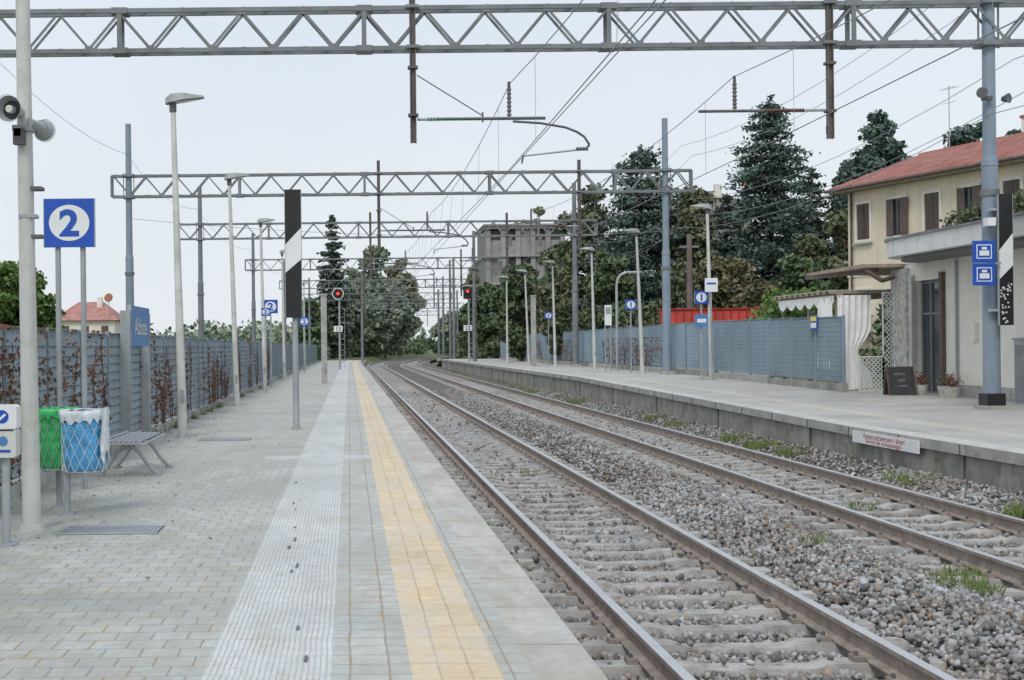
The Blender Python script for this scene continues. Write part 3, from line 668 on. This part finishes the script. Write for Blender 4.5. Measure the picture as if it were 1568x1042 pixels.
mb.box((12.72,25.9,3.95),(.16,.2,.16),white)
mb.done('striped_marker_board')
mb=MB()
for z in(3.35,2.9):
    mb.box((12.50,25.7,z),(.44,.03,.43),blue); mb.box((12.50,25.682,z),(.30,.004,.28),white); mb.box((12.50,25.6795,z),(.26,.004,.24),blue)
    mb.box((12.50,25.676,z-.03),(.19,.004,.10),white); mb.box((12.50,25.676,z+.065),(.10,.004,.05),white)
mb.box((12.78,25.75,3.12),(.16,.04,.04),galv); mb.done('pictogram_sign')
mb=MB(); mb.cyl((12.68,25.95,6.5),(12.55,25.8,6.5),.05,.11,steel_d,16); mb.box((12.74,26,6.42),(.2,.08,.08),steel_d); mb.cyl((13.05,26,6.4),(13.12,25.88,6.4),.05,.10,steel_d,14); mb.done('loudspeaker')
sigd=M('signal_dark',(.03,.02,.02))
def signal(x,y,z,round_,num):
    mb=MB(); mb.cyl((x+.1,y+.2,-.6),(x+.1,y+.2,z+.3),.09,.07,poleg,10)
    if round_:
        mb.cyl((x,y,z),(x,y-.05,z),.43,.43,white,28); mb.cyl((x,y-.051,z),(x,y-.06,z),.37,.37,black,28); mb.cyl((x,y-.061,z),(x,y-.07,z),.30,.30,sigd,28); mb.cyl((x,y-.07,z),(x,y-.12,z),.11,.11,em,20); mb.cyl((x,y-.07,z),(x,y-.3,z+.03),.15,.15,black,16,False)
    else:
        mb.box((x,y,z),(.62,.25,.95),black); mb.cyl((x,y-.13,z+.1),(x,y-.16,z+.1),.11,.11,em,20); mb.cyl((x,y-.13,z+.1),(x,y-.4,z+.12),.16,.16,black,16,False)
        mb.box((x,y-.05,z+.5),(.7,.3,.04),white)
    mb.box((x+.0,y+.05,2.95),(.62,.04,.42),white); mb.text(num,.42,(x,y+.026,2.95),RX,UZ,black,.008)
    for k in range(10): mb.box((x+.3,y+.25,.2+k*.4),(.36,.03,.03),poleg)
    for s in(-.17,.17): mb.box((x+.3+s,y+.25,2.2),(.03,.03,4.4),poleg)
    mb.done('railway_signal')
signal(-.8,95,5.5,True,'13'); signal(8.9,98,5.6,False,'12')
for x,y,h,z0 in((-1.12,58,3.9,0),(10.3,73,3.9,.42)):
    mb=MB(); mb.box((x,y,z0+h/2),(.26,.26,h),concrete); mb.box((x,y,z0+h+.04),(.32,.32,.08),concrete); mb.box((x,y-.14,z0+1.3),(.18,.03,.3),galv); mb.done('concrete_post')
mb=MB(); mb.box((12.1,43.6,3.55),(.42,.04,.46),white); mb.box((12.1,43.575,3.6),(.3,.006,.06),blue); mb.cyl((12.1,43.65,.4),(12.1,43.65,3.7),.03,.03,poleg,8); mb.done('information_sign')
mb=MB(); mb.box((11.6,43,2.35),(.42,.05,.42),blue2); mb.box((11.6,42.97,2.35),(.3,.01,.12),white); mb.cyl((11.6,43.05,.4),(11.6,43.05,2.5),.03,.03,poleg,8); mb.done('information_sign')
mb=MB(); mb.box((11.5,58,2.9),(.3,.05,.9),white); mb.box((11.5,57.97,3.1),(.22,.01,.3),poleg)
for s in(-.12,.12): mb.cyl((11.5+s,58.05,.42),(11.5+s,58.05,2.7),.03,.03,poleg,8)
mb.done('information_sign')
mb=MB(); mb.path([(12.3,60,.42),(12.3,60,4.3),(12.36,60,4.6),(12.5,60,4.8),(12.75,60,4.9),(13.4,60,4.9)],.06,galv,8); mb.done('ventilation_pipe')
mb=MB(); mb.box((12.88,36.2,2.15),(.02,.5,.4),blue); mb.box((12.865,36.2,2.25),(.01,.42,.12),M('yellow_label',(.8,.65,.1))); mb.box((12.865,36.2,2.07),(.01,.4,.14),white); mb.done('warning_sign')
mb=MB(); mb.box((8.375,20.5,.035),(.03,2.5,.19),white); mb.text('Vietato attraversare i binari',.125,(8.357,20.5,.075),(0,-1.15,0),UZ,redm,0); mb.text('Servirsi del sottopassaggio',.10,(8.357,20.5,-.015),(0,-1.3,0),UZ,redm,0)
mb.done('track_crossing_warning_sign')
# ------------------------------------------------------------------ left furniture
mb=MB(); x,y=-2.84,10.76
mb.cyl((x,y,0),(x,y,.75),.035,.035,poleg,12); mb.cyl((x,y,0),(x,y,.02),.1,.1,galv,12)
def rbox(mb,c,d,mat,r=.03):
    hx,hz=d[0]/2,d[2]/2; pts=[]
    for cx_,cz_,a0 in((hx-r,hz-r,0),(-hx+r,hz-r,90),(-hx+r,-hz+r,180),(hx-r,-hz+r,270)):
        for k in range(5):
            a=math.radians(a0+k*22.5); pts.append((cx_+r*math.cos(a),cz_+r*math.sin(a)))
    n=len(pts); vs=[(c[0]+p[0],c[1]-d[1]/2,c[2]+p[1]) for p in pts]+[(c[0]+p[0],c[1]+d[1]/2,c[2]+p[1]) for p in pts]
    mb.add(vs,[tuple(range(n)),tuple(range(n,2*n))[::-1]]+[(i,(i+1)%n,n+(i+1)%n,n+i) for i in range(n)],mat)
rbox(mb,(x,y,1.055),(.22,.14,.20),white); rbox(mb,(x,y,.84),(.21,.16,.23),polew)
mb.box((x,y-.02,.952),(.17,.13,.012),black); mb.disc((x-.01,y-.073,1.06),.055,RX,UZ,blue); mb.bar((x-.04,y-.075,1.03),(x+.02,y-.075,1.08),.004,.02,white)
mb.disc((x,y-.083,.86),.04,RX,UZ,blue2); mb.box((x,y-.083,.78),(.12,.004,.02),blue); mb.done('ticket_validator')
def bin_(x,y,z0,z1_,r,mat,linerx=0):
    mb=MB(); n=40
    lv=[(0,.74),(.03,.84),(.12,.90),(.22,.96),(.34,.95),(.46,.99),(.6,.98),(.75,1.02),(.88,1.0),(1,1.04)]
    vs=[]
    for q_,(t_,k) in enumerate(lv):
        for i in range(n):
            a=2*math.pi*i/n; rr=r*k*(1+.03*math.sin(i*2.4+q_*.9)+.02*math.sin(i*.9+q_*1.7)+random.uniform(-.03,.03)); vs.append((x+rr*math.cos(a),y+rr*math.sin(a),z0+(z1_-z0)*t_))
    fs=[]
    for j in range(len(lv)-1):
        for i in range(n): fs.append((j*n+i,j*n+(i+1)%n,(j+1)*n+(i+1)%n,(j+1)*n+i))
    fs.append(tuple(range(n))[::-1]); mb.add(vs,fs,mat,True)
    m2=28
    for i in range(0,m2,2):
        for d_ in(2,-2):
            for j in range(6):
                a0=2*math.pi*(i+d_*j*.5)/m2; a1=2*math.pi*(i+d_*(j+1)*.5)/m2; q=1.05
                za=z0+(z1_-z0)*j/6; zb=z0+(z1_-z0)*(j+1)/6
                mb.cyl((x+r*q*math.cos(a0),y+r*q*math.sin(a0),za),(x+r*q*math.cos(a1),y+r*q*math.sin(a1),zb),.003,.003,bagwhite if linerx else galv,4,False)
    for t_,rr in((1,1.08),(.0,.9)):
        for i in range(n):
            a0=2*math.pi*i/n;a1=2*math.pi*(i+1)/n; zz=z0+(z1_-z0)*t_
            mb.cyl((x+r*rr*math.cos(a0),y+r*rr*math.sin(a0),zz),(x+r*rr*math.cos(a1),y+r*rr*math.sin(a1),zz),.009,.009,galv,5,False)
    vs=[]
    for k,(rr,dz) in enumerate(((1.0,.01),(1.12,.02),(1.15,-.02),(1.13,-.05),(1.1,-.08))):
        for i in range(n):
            a=2*math.pi*i/n; q=r*rr*(1+.03*math.sin(i*2.1+k)); vs.append((x+q*math.cos(a),y+q*math.sin(a),z1_+dz+(random.uniform(-.04,.03) if k==4 else random.uniform(-.006,.006))))
    fs=[(j*n+i,j*n+(i+1)%n,(j+1)*n+(i+1)%n,(j+1)*n+i) for j in range(4) for i in range(n)]
    mb.add(vs,fs,bagwhite if linerx else mat,True)
    mb.disc((x,y,z1_-.12),r*.98,RX,(0,1,0),black)
    if linerx:
        vs=[];m_=13;k_=13
        for j in range(k_):
            for i in range(m_):
                a=-.62+1.3*i/(m_-1); q=r*(1.15+.06*math.sin(i*1.9+j*.5)+random.uniform(-.02,.02)); tt=j/(k_-1)
                vs.append((x+q*math.cos(a),y+q*math.sin(a),z1_+.03-(z1_-z0)*.95*tt*(.86+.14*math.sin(i*1.3))+random.uniform(-.008,.008)))
        mb.add(vs,[(j*m_+i,j*m_+i+1,(j+1)*m_+i+1,(j+1)*m_+i) for j in range(k_-1) for i in range(m_-1)],bagwhite,True)
    px_=x-.17 if linerx else x; py_=y if linerx else y+.1
    mb.cyl((px_,py_,0),(px_,py_,z1_-.1),.035,.035,poleg,12); mb.box((px_,py_,.01),(.14,.14,.02),galv)
    mb.done('litter_bin')
bin_(-2.60,12.75,.42,1.0,.205,bagblue,1); bin_(-2.98,13.25,.40,1.0,.19,baggreen)
mb=MB(); bx0,bx1,by0,by1=-3.08,-2.55,16.2,18.0
for i in range(9):
    xx=bx0+.02+i*(bx1-bx0-.04)/8; zz=.45+(.02 if i in(0,) else 0)-(.03 if i==8 else 0)
    mb.box((xx,(by0+by1)/2,zz),(.036,by1-by0,.022),galv)
for y in(by0+.02,by0+.4,by1-.4,by1-.02): mb.bar((bx0,y,.43),(bx1,y,.43),.04,.02,galv)
for y in(by0+.35,by1-.35):
    for s,xe in((-1,bx0-.08),(1,bx1+.10)):
        pts=[((bx0+bx1)/2,y,.40),((bx0+bx1)/2+s*.14,y,.30),((bx0+bx1)/2+s*.26,y,.12),(xe,y,.02)]; mb.path(pts,.026,poleg,8)
    for s in(-1,1): mb.box(((bx0-.08) if s<0 else bx1+.1,y,.012),(.1,.08,.02),poleg)
    mb.box(((bx0+bx1)/2,y,.41),(.3,.06,.04),poleg)
mb.done('park_bench')
# ------------------------------------------------------------------ station house (two storeys)
def house():
    mb=MB(); u=Vector((.297,-.955,0)); n_=Vector((.955,.297,0)); P=Vector((21.4,55.9,0))
    mb.M=Matrix(((u.x,n_.x,0,P.x),(u.y,n_.y,0,P.y),(0,0,1,0),(0,0,0,1)))
    L=19;W=6
    mb.bx(0,L,0,W,0,7.95,cream); mb.bx(-.03,L+.03,-.04,W+.03,4.35,4.5,creamw); mb.bx(-.02,L,-.03,W,0,.6,concrete)
    e=.6; mb.bx(-e+.05,L+e-.05,-e+.05,W+e-.05,7.952,8.1,wood)
    A=[(-e,-e,8.102),(L+e,-e,8.102),(L+e,W+e,8.102),(-e,W+e,8.102),(.9,3,9.55),(L-.9,3,9.55)]
    mb.add(A,[(0,1,5,4),(1,2,5),(2,3,4,5),(3,0,4),(0,3,2,1)],tile)
    for s in np.arange(-.4,L+.5,.24):
        t_=min(1,max(0,(s+e)/(.9+e))); t_=min(t_,(L+e-s)/(.9+e)); mb.bar((s,-e-.03,8.12),(s,-e+(3+e)*t_-.02,8.12+1.45*t_),.10,.07,tile)
    mb.bar((.9,3,9.58),(L-.9,3,9.58),.2,.12,tile); mb.cyl((-e,-e-.1,8.06),(L+e,-e-.1,8.06),.07,.07,brown,8); mb.cyl((.3,-.08,.2),(.3,-.08,8),.05,.05,brown,8)
    for i,s in enumerate((1.0,3.1,5.0,7.0,9.0,11,13,15,17)):
        for zc,hh in((6.65,1.5),(2.9,1.7)):
            w=.8
            mb.bx(s-w/2,s+w/2,-.012,.0,zc-hh/2,zc+hh/2,glass if i%2 else brown)
            for a,b_,c,d in((s-w/2-.12,s-w/2,zc-hh/2-.12,zc+hh/2+.12),(s+w/2,s+w/2+.12,zc-hh/2-.12,zc+hh/2+.12)): mb.bx(a,b_,-.06,-.001,c,d,creamw)
            mb.bx(s-w/2,s+w/2,-.06,-.001,zc+hh/2,zc+hh/2+.12,creamw); mb.bx(s-w/2-.18,s+w/2+.18,-.14,-.061,zc-hh/2-.2,zc-hh/2-.12,concrete); mb.bx(s-w/2,s+w/2,-.06,-.001,zc-hh/2-.12,zc-hh/2,creamw)
            mb.bx(s-.02,s+.02,-.05,-.013,zc-hh/2,zc+hh/2,brown)
            if not i%2:
                for k in range(14): mb.bx(s-w/2+.04,s+w/2-.04,-.035,-.013,zc-hh/2+.06+k*hh/14.5,zc-hh/2+.10+k*hh/14.5,brown)
            if i in(1,3):
                for q in(-1,1): mb.bx(s+q*(w/2+.02)-.2 if q<0 else s+w/2-.18,s-w/2+.18 if q<0 else s+w/2+.2,-.10,-.062,zc-hh/2,zc+hh/2,brown)
    mb.bx(-.7,-.05,.3,2.2,5.0,5.1,concrete)
    for k in range(8): mb.box((-.68,.35+k*.25,5.55),(.03,.03,.9),brown)
    mb.bar((-.68,.3,6.0),(-.68,2.2,6.0),.04,.04,brown)
    mb.bx(6,6.7,3.4,4.1,9.0,10.3,creamw); mb.bx(5.95,6.75,3.35,4.15,10.3,10.4,terr)
    for s,h in((7.0,12.4),(11.5,12.6),(2.6,12.2)):
        mb.cyl((s,3,9.4),(s,3,h),.02,.02,galv,6)
        for k in range(5): mb.bar((s-.5,3,h-.1),(s+.5,3,h-.1),.012,.012,galv) if k==0 else mb.bar((s-.4+k*.18,2.8,h-.1),(s-.4+k*.18,3.2,h-.1),.012,.012,galv)
        mb.bar((s-.35,3,h-.7),(s+.35,3,h-.7),.012,.02,galv)
    mb.done('station_house')
house()
mb=MB(); z0=.12; FX=14.6
mb.bx(FX,20,20,32.1,z0,3.6,creamw); mb.bx(FX,20,33.7,35.0,z0,3.6,creamw); mb.bx(FX,20,32.1,33.7,3.15,3.6,creamw)
mb.bx(15.8,20,32.1,33.7,z0,3.15,M('dark_interior',(.10,.10,.10)))
mb.bx(FX-.015,FX-.001,20,32.1,z0,.55,concrete)
mb.bx(FX-.1,FX-.001,34.0,34.95,z0,3.5,M('stone_clad',(.55,.53,.49),.9,0,.4,6,.8,12))
mb.bx(FX+.2,FX+.22,32.15,33.65,z0,3.1,glass)
for y in(32.15,32.65,33.15,33.65): mb.bx(FX+.16,FX+.26,y-.035,y+.035,z0,3.15,steel)
for z in(.3,2.3,3.1): mb.bx(FX+.17,FX+.25,32.15,33.65,z-.03,z+.03,steel)
mb.bx(FX-.10,FX,33.66,33.86,z0,3.3,conc_l); mb.bx(FX-.10,FX,31.96,32.12,z0,3.3,brown)
mb.bx(FX-.03,FX-.001,24.0,25.6,z0+.45,2.7,glass); mb.bx(FX-.06,FX-.001,23.9,24.0,z0,2.8,brown); mb.bx(FX-.06,FX-.001,25.6,25.7,z0,2.8,brown)
mb.bx(FX-.10,FX-.001,30.3,30.55,1.6,2.0,creamw); mb.cyl((FX-.05,31.3,.3),(FX-.05,31.3,3.55),.035,.035,poleg,8)
def canopy(zb,zt,inset,mat):
    x0,x1,ya,yb=13.45+inset,17,18,33.9-inset; R=1.6
    pts=[(x1,ya),(x0,ya)]+[(x0+R-R*math.cos(a),yb-R+R*math.sin(a)) for a in np.linspace(0,math.pi/2,14)]+[(x1,yb)]
    n=len(pts); vs=[(p[0],p[1],zb) for p in pts]+[(p[0],p[1],zt) for p in pts]
    mb.add(vs,[tuple(range(n)),tuple(range(n,2*n))[::-1]]+[(i,(i+1)%n,n+(i+1)%n,n+i) for i in range(n)],mat)
canopy(3.702,4.1,0,M('canopy_white',(.74,.75,.73),.8,0,.1,1,stain=(.52,.50,.46),samt=.5,streak=.5)); canopy(4.102,4.16,-.05,steel); canopy(3.60,3.70,.25,steel_d)
mb.bar((14.0,34.6,3.5),(13.5,38.5,3.5),.12,.10,brown); mb.bx(13.5,16.5,34.3,38.5,3.55,3.64,wood)
mb.path([(14.4,34.5,3.3),(14.0,34.3,3.2),(13.6,34.4,3.5)],.06,brown,8)
mb.bx(15.3,20,21,33,4.162,4.6,creamw)
mb.done('station_building')
mass('terrace_plants',[(14.3+random.uniform(-.2,.8),random.uniform(22,30.5),4.2+random.uniform(0,.35),.32,.3) for _ in range(34)],lf_m,.05,10000)
mb=MB()
for x,y in((13.15,35.2),(13.15,39.5),(14.9,35.2),(14.9,39.5),(13.15,37.3)): mb.box((x,y,1.5),(.09,.09,2.7),wood)
for x in(13.15,14.9): mb.bar((x,34.9,2.85),(x,40,2.85),.09,.10,wood)
for k in range(11): mb.bar((12.9,35.1+k*.46,2.94),(15.1,35.1+k*.46,2.94),.05,.08,wood)
mb.bx(12.95,15,35.1,39.8,2.99,3.0,cloth)
def curtain(x0,y0,x1,y1,zt_,zb_,tie,f0=26,ph=0):
    m_=40;k_=20;vs=[]
    for j in range(k_):
        t_=j/(k_-1); wd=1-.58*math.exp(-((t_-tie)/.16)**2)
        for i in range(m_):
            s=(i/(m_-1)); s2=.3+(s-.3)*wd; off=(.05*math.sin(s*f0+ph+t_*1.5)+.02*math.sin(s*f0*2.3+t_*4))*(.5+.5*t_)
            vs.append((x0+(x1-x0)*s2+off*(y1-y0)/max(.1,abs(y1-y0)+abs(x1-x0)),y0+(y1-y0)*s2+off,zt_+(zb_-zt_)*t_-.03*math.sin(s*5)*t_))
    mb.add(vs,[(j*m_+i,j*m_+i+1,(j+1)*m_+i+1,(j+1)*m_+i) for j in range(k_-1) for i in range(m_-1)],cloth,True)
curtain(13.05,34.9,13.95,34.9,2.85,.35,.62,34); curtain(13.0,35.2,13.0,36.2,2.8,.9,.6,28,1)
for k in range(6):
    y0=35.1+k*.75; vs=[]
    for i in range(9):
        t_=i/8; vs+= [(13.03,y0+.75*t_,2.85),(13.03,y0+.75*t_,2.85-.16-.16*math.sin(math.pi*t_))]
    mb.add(vs,[(2*i,2*i+2,2*i+3,2*i+1) for i in range(8)],cloth)
for (xa,xb,za,zb) in((14.2,14.5,.3,2.9),(13.55,14.2,.3,1.2)):
    for i in range(-22,12):
        a=xa+i*.12
        for s in(1,-1):
            L_=(zb-za); x_s=a if s>0 else a+L_; pts=[]
            for t_ in np.linspace(0,1,30):
                xx=x_s+s*L_*t_
                if xa<=xx<=xb: pts.append((xx,za+L_*t_))
            if len(pts)>1: mb.bar((pts[0][0],34.75,pts[0][1]),(pts[-1][0],34.75,pts[-1][1]),.012,.018,white)
    for x_ in(xa,xb): mb.bar((x_,34.75,za),(x_,34.75,zb),.03,.03,white)
    for z_ in(za,zb): mb.bar((xa,34.75,z_),(xb,34.75,z_),.03,.03,white)
mb.done('garden_pergola')
mb=MB(); x,y,z=13.6,32.3,z1(32.3)
for s in(1,-1):
    mb.add([(x-.32,y-.18*s,z),(x+.32,y-.18*s,z),(x+.32,y,z+.68),(x-.32,y,z+.68)],[(0,1,2,3)],chalk)
    for a in(-.33,.33): mb.bar((x+a,y-.185*s,z),(x+a,y-.005*s,z+.7),.03,.03,brown)
mb.bar((x-.33,y,z+.69),(x+.33,y,z+.69),.03,.03,brown)
for i,(t_,s_) in enumerate((('menu',.12),('caffe',.10),('pranzo',.09))): mb.text(t_,s_,(x+.03*(i-1),y-.055-.04*i,z+.52-.15*i),RX,(0,.25,.97),poleg,0)
mb.done('chalkboard_sign')
for x,y,r,mt,lm in((14.1,32.2,.15,conc_l,lf_red),(14.3,31.4,.17,conc_l,lf_m),(14.2,30.8,.2,conc_l,lf_red)):
    mb=MB(); z=z1(y); mb.cyl((x,y,z),(x,y,z+.25),r*.7,r,mt,16); n=200; C=np.array([x,y,z+.38])+rng.normal(0,1,(n,3))*np.array([.09,.09,.09]); V,F=quads(C,.026); mb.raw(V,F,lm)
    for k in range(6): mb.cyl((x,y,z+.22),(x+random.uniform(-.1,.1),y+random.uniform(-.1,.1),z+.4),.006,.004,bark,4)
    mb.done('potted_plant')
mb=MB(); mb.bx(14.2,14.5,27.2,27.9,.18,1.6,poleg); mb.bx(14.18,14.199,27.25,27.85,.3,1.5,steel); mb.bx(14.17,14.52,27.15,27.95,1.6,1.65,steel_l); mb.done('utility_cabinet')
mb=MB(); mb.bx(14.0,14.45,25.0,26.4,.55,.62,galv)
for y in(25.2,26.2): mb.bx(14.05,14.4,y-.03,y+.03,.18,.55,poleg)
mb.done('park_bench')
mb=MB(); mb.bx(13.7,18.6,57.5,57.6,2.1,3.1,redwall); mb.bx(13.7,18.6,57.45,57.65,.1,2.1,conc_l)
for i in range(15): mb.bx(13.68+i*.345,13.72+i*.345,57.44,57.499,2.1,3.12,redm)
mb.bx(13.6,18.7,57.42,57.6,3.1,3.15,redm); mb.done('red_screen_fence')
oldi=M('old_interior',(.20,.19,.185))
def oldbuilding():
    mb=MB(); x0,x1,y0,y1=14.8,23.2,140,150
    for k in range(5):
        z=-.6+k*3.0; mb.bx(x0-.2,x1+.2,y0-.3,y1,z+2.7,z+3.0,oldb)
        for i in range(6):
            xx=x0+.2+i*(x1-x0-.4)/5; mb.bx(xx-.25,xx+.25,y0-.05,y0+.4,z,z+2.7,oldb)
            if i<5:
                w=(x1-x0-.4)/5; mb.bx(xx+.25,xx+w-.25,y0+.3,y0+.5,z,z+(1.5 if (i+k)%3 else 2.7),oldb)
                if (i+k)%2: mb.bx(xx+.6,xx+w-.6,y0+.25,y0+.298,z+.9,z+2.2,oldi)
    mb.bx(x0,x1,y0+.8,y1-.1,.1,14.0,oldi); mb.bx(x0-.3,x1+.3,y0-.5,y1+.3,14.42,14.6,oldb); mb.done('old_concrete_building')
oldbuilding()
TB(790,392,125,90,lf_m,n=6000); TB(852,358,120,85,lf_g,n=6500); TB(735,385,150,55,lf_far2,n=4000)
def hiphouse(name,cx,cy,w,d,ze,zr,wall,roof,ov=.5):
    mb=MB(); mb.bx(cx-w/2,cx+w/2,cy-d/2,cy+d/2,-.1,ze,wall)
    a=w/2+ov;b2=d/2+ov; q=w*.22
    mb.add([(cx-a,cy-b2,ze+.01),(cx+a,cy-b2,ze+.01),(cx+a,cy+b2,ze+.01),(cx-a,cy+b2,ze+.01),(cx-q,cy,zr),(cx+q,cy,zr)],[(0,1,5,4),(1,2,5),(2,3,4,5),(3,0,4),(0,3,2,1)],roof)
    for i in range(3):
        xx=cx-w/3+i*w/3; mb.bx(xx-.4,xx+.4,cy-d/2-.03,cy-d/2-.001,ze-1.9,ze-.6,brown); mb.bx(xx-.5,xx+.5,cy-d/2-.08,cy-d/2-.031,ze-2.02,ze-1.9,creamw)
    mb.bx(cx+q*.6,cx+q*.6+.6,cy-1.2,cy-.6,zr-1,zr+.5,creamw)
    mb.cyl((cx+w*.42,cy-b2,ze),(cx+w*.42,cy-b2,zr+.2),.04,.04,galv,6); mb.cyl((cx+w*.42,cy-b2-.05,zr+.3),(cx+w*.42-.05,cy-b2-.18,zr+.35),.5,.5,terr,18)
    mb.done(name)
hiphouse('brick_house',-29.6,150,6.6,7,4.9,7.1,creamw,tile)
hiphouse('brick_house',32.5,120,7,7,13.2,15.6,conc_d,M('brown_roof',(.19,.16,.15),.9))

# ------------------------------------------------------------------ world, sun, camera
w=bpy.data.worlds.new('World'); scene.world=w; w.use_nodes=True; nt=w.node_tree; bg=nt.nodes['Background']
sky=nt.nodes.new('ShaderNodeTexSky'); sky.sky_type='NISHITA'; sky.sun_disc=False; sky.sun_elevation=math.radians(48); sky.sun_rotation=math.radians(200)
sky.air_density=1; sky.dust_density=4
tc=nt.nodes.new('ShaderNodeTexCoord'); sp=nt.nodes.new('ShaderNodeSeparateXYZ'); nt.links.new(tc.outputs['Generated'],sp.inputs[0])
rp=nt.nodes.new('ShaderNodeValToRGB'); rp.color_ramp.elements[0].position=0; rp.color_ramp.elements[0].color=(.85,.89,.92,1)
rp.color_ramp.elements[1].position=.35; rp.color_ramp.elements[1].color=(.76,.835,.925,1); nt.links.new(sp.outputs['Z'],rp.inputs['Fac'])
nz=nt.nodes.new('ShaderNodeTexNoise'); nz.inputs['Scale'].default_value=2.5; nz.inputs['Detail'].default_value=5; nt.links.new(tc.outputs['Generated'],nz.inputs['Vector'])
r2=nt.nodes.new('ShaderNodeValToRGB'); r2.color_ramp.elements[0].position=.3; r2.color_ramp.elements[0].color=(.92,.935,.955,1); r2.color_ramp.elements[1].position=.7; r2.color_ramp.elements[1].color=(1,1,1,1)
nt.links.new(nz.outputs['Fac'],r2.inputs['Fac'])
m1=nt.nodes.new('ShaderNodeMixRGB'); m1.blend_type='MULTIPLY'; m1.inputs[0].default_value=1; nt.links.new(rp.outputs[0],m1.inputs[1]); nt.links.new(r2.outputs[0],m1.inputs[2])
sc=nt.nodes.new('ShaderNodeVectorMath'); sc.operation='SCALE'; sc.inputs['Scale'].default_value=10.5; nt.links.new(m1.outputs[0],sc.inputs[0])
m2=nt.nodes.new('ShaderNodeMixRGB'); m2.inputs[0].default_value=.92; nt.links.new(sky.outputs[0],m2.inputs[1]); nt.links.new(sc.outputs[0],m2.inputs[2])
nt.links.new(m2.outputs[0],bg.inputs['Color']); bg.inputs['Strength'].default_value=.1
sl=bpy.data.lights.new('sun','SUN'); sl.energy=1.4; sl.angle=math.radians(18); sl.color=(1,.965,.91); so=bpy.data.objects.new('sun',sl); scene.collection.objects.link(so)
az=math.radians(200); el=math.radians(48); d=Vector((math.sin(az)*math.cos(el),math.cos(az)*math.cos(el),math.sin(el)))
so.rotation_euler=d.to_track_quat('Z','Y').to_euler(); so.location=(0,0,30)
cam=bpy.data.cameras.new('camera'); co=bpy.data.objects.new('camera',cam); scene.collection.objects.link(co); scene.camera=co
cam.sensor_width=36; cam.lens=2000/1568*36; cam.shift_x=249/1568; cam.shift_y=11/1568; cam.clip_end=4000; cam.clip_start=.05
co.matrix_world=Matrix.Translation((0,0,1.6))@Matrix.Rotation(math.radians(90),4,'X')@Matrix.Rotation(math.radians(-.6),4,'Z')
scene.view_settings.view_transform='Standard'; scene.view_settings.look='None'; scene.view_settings.exposure=0
print('objects',len(bpy.data.objects))
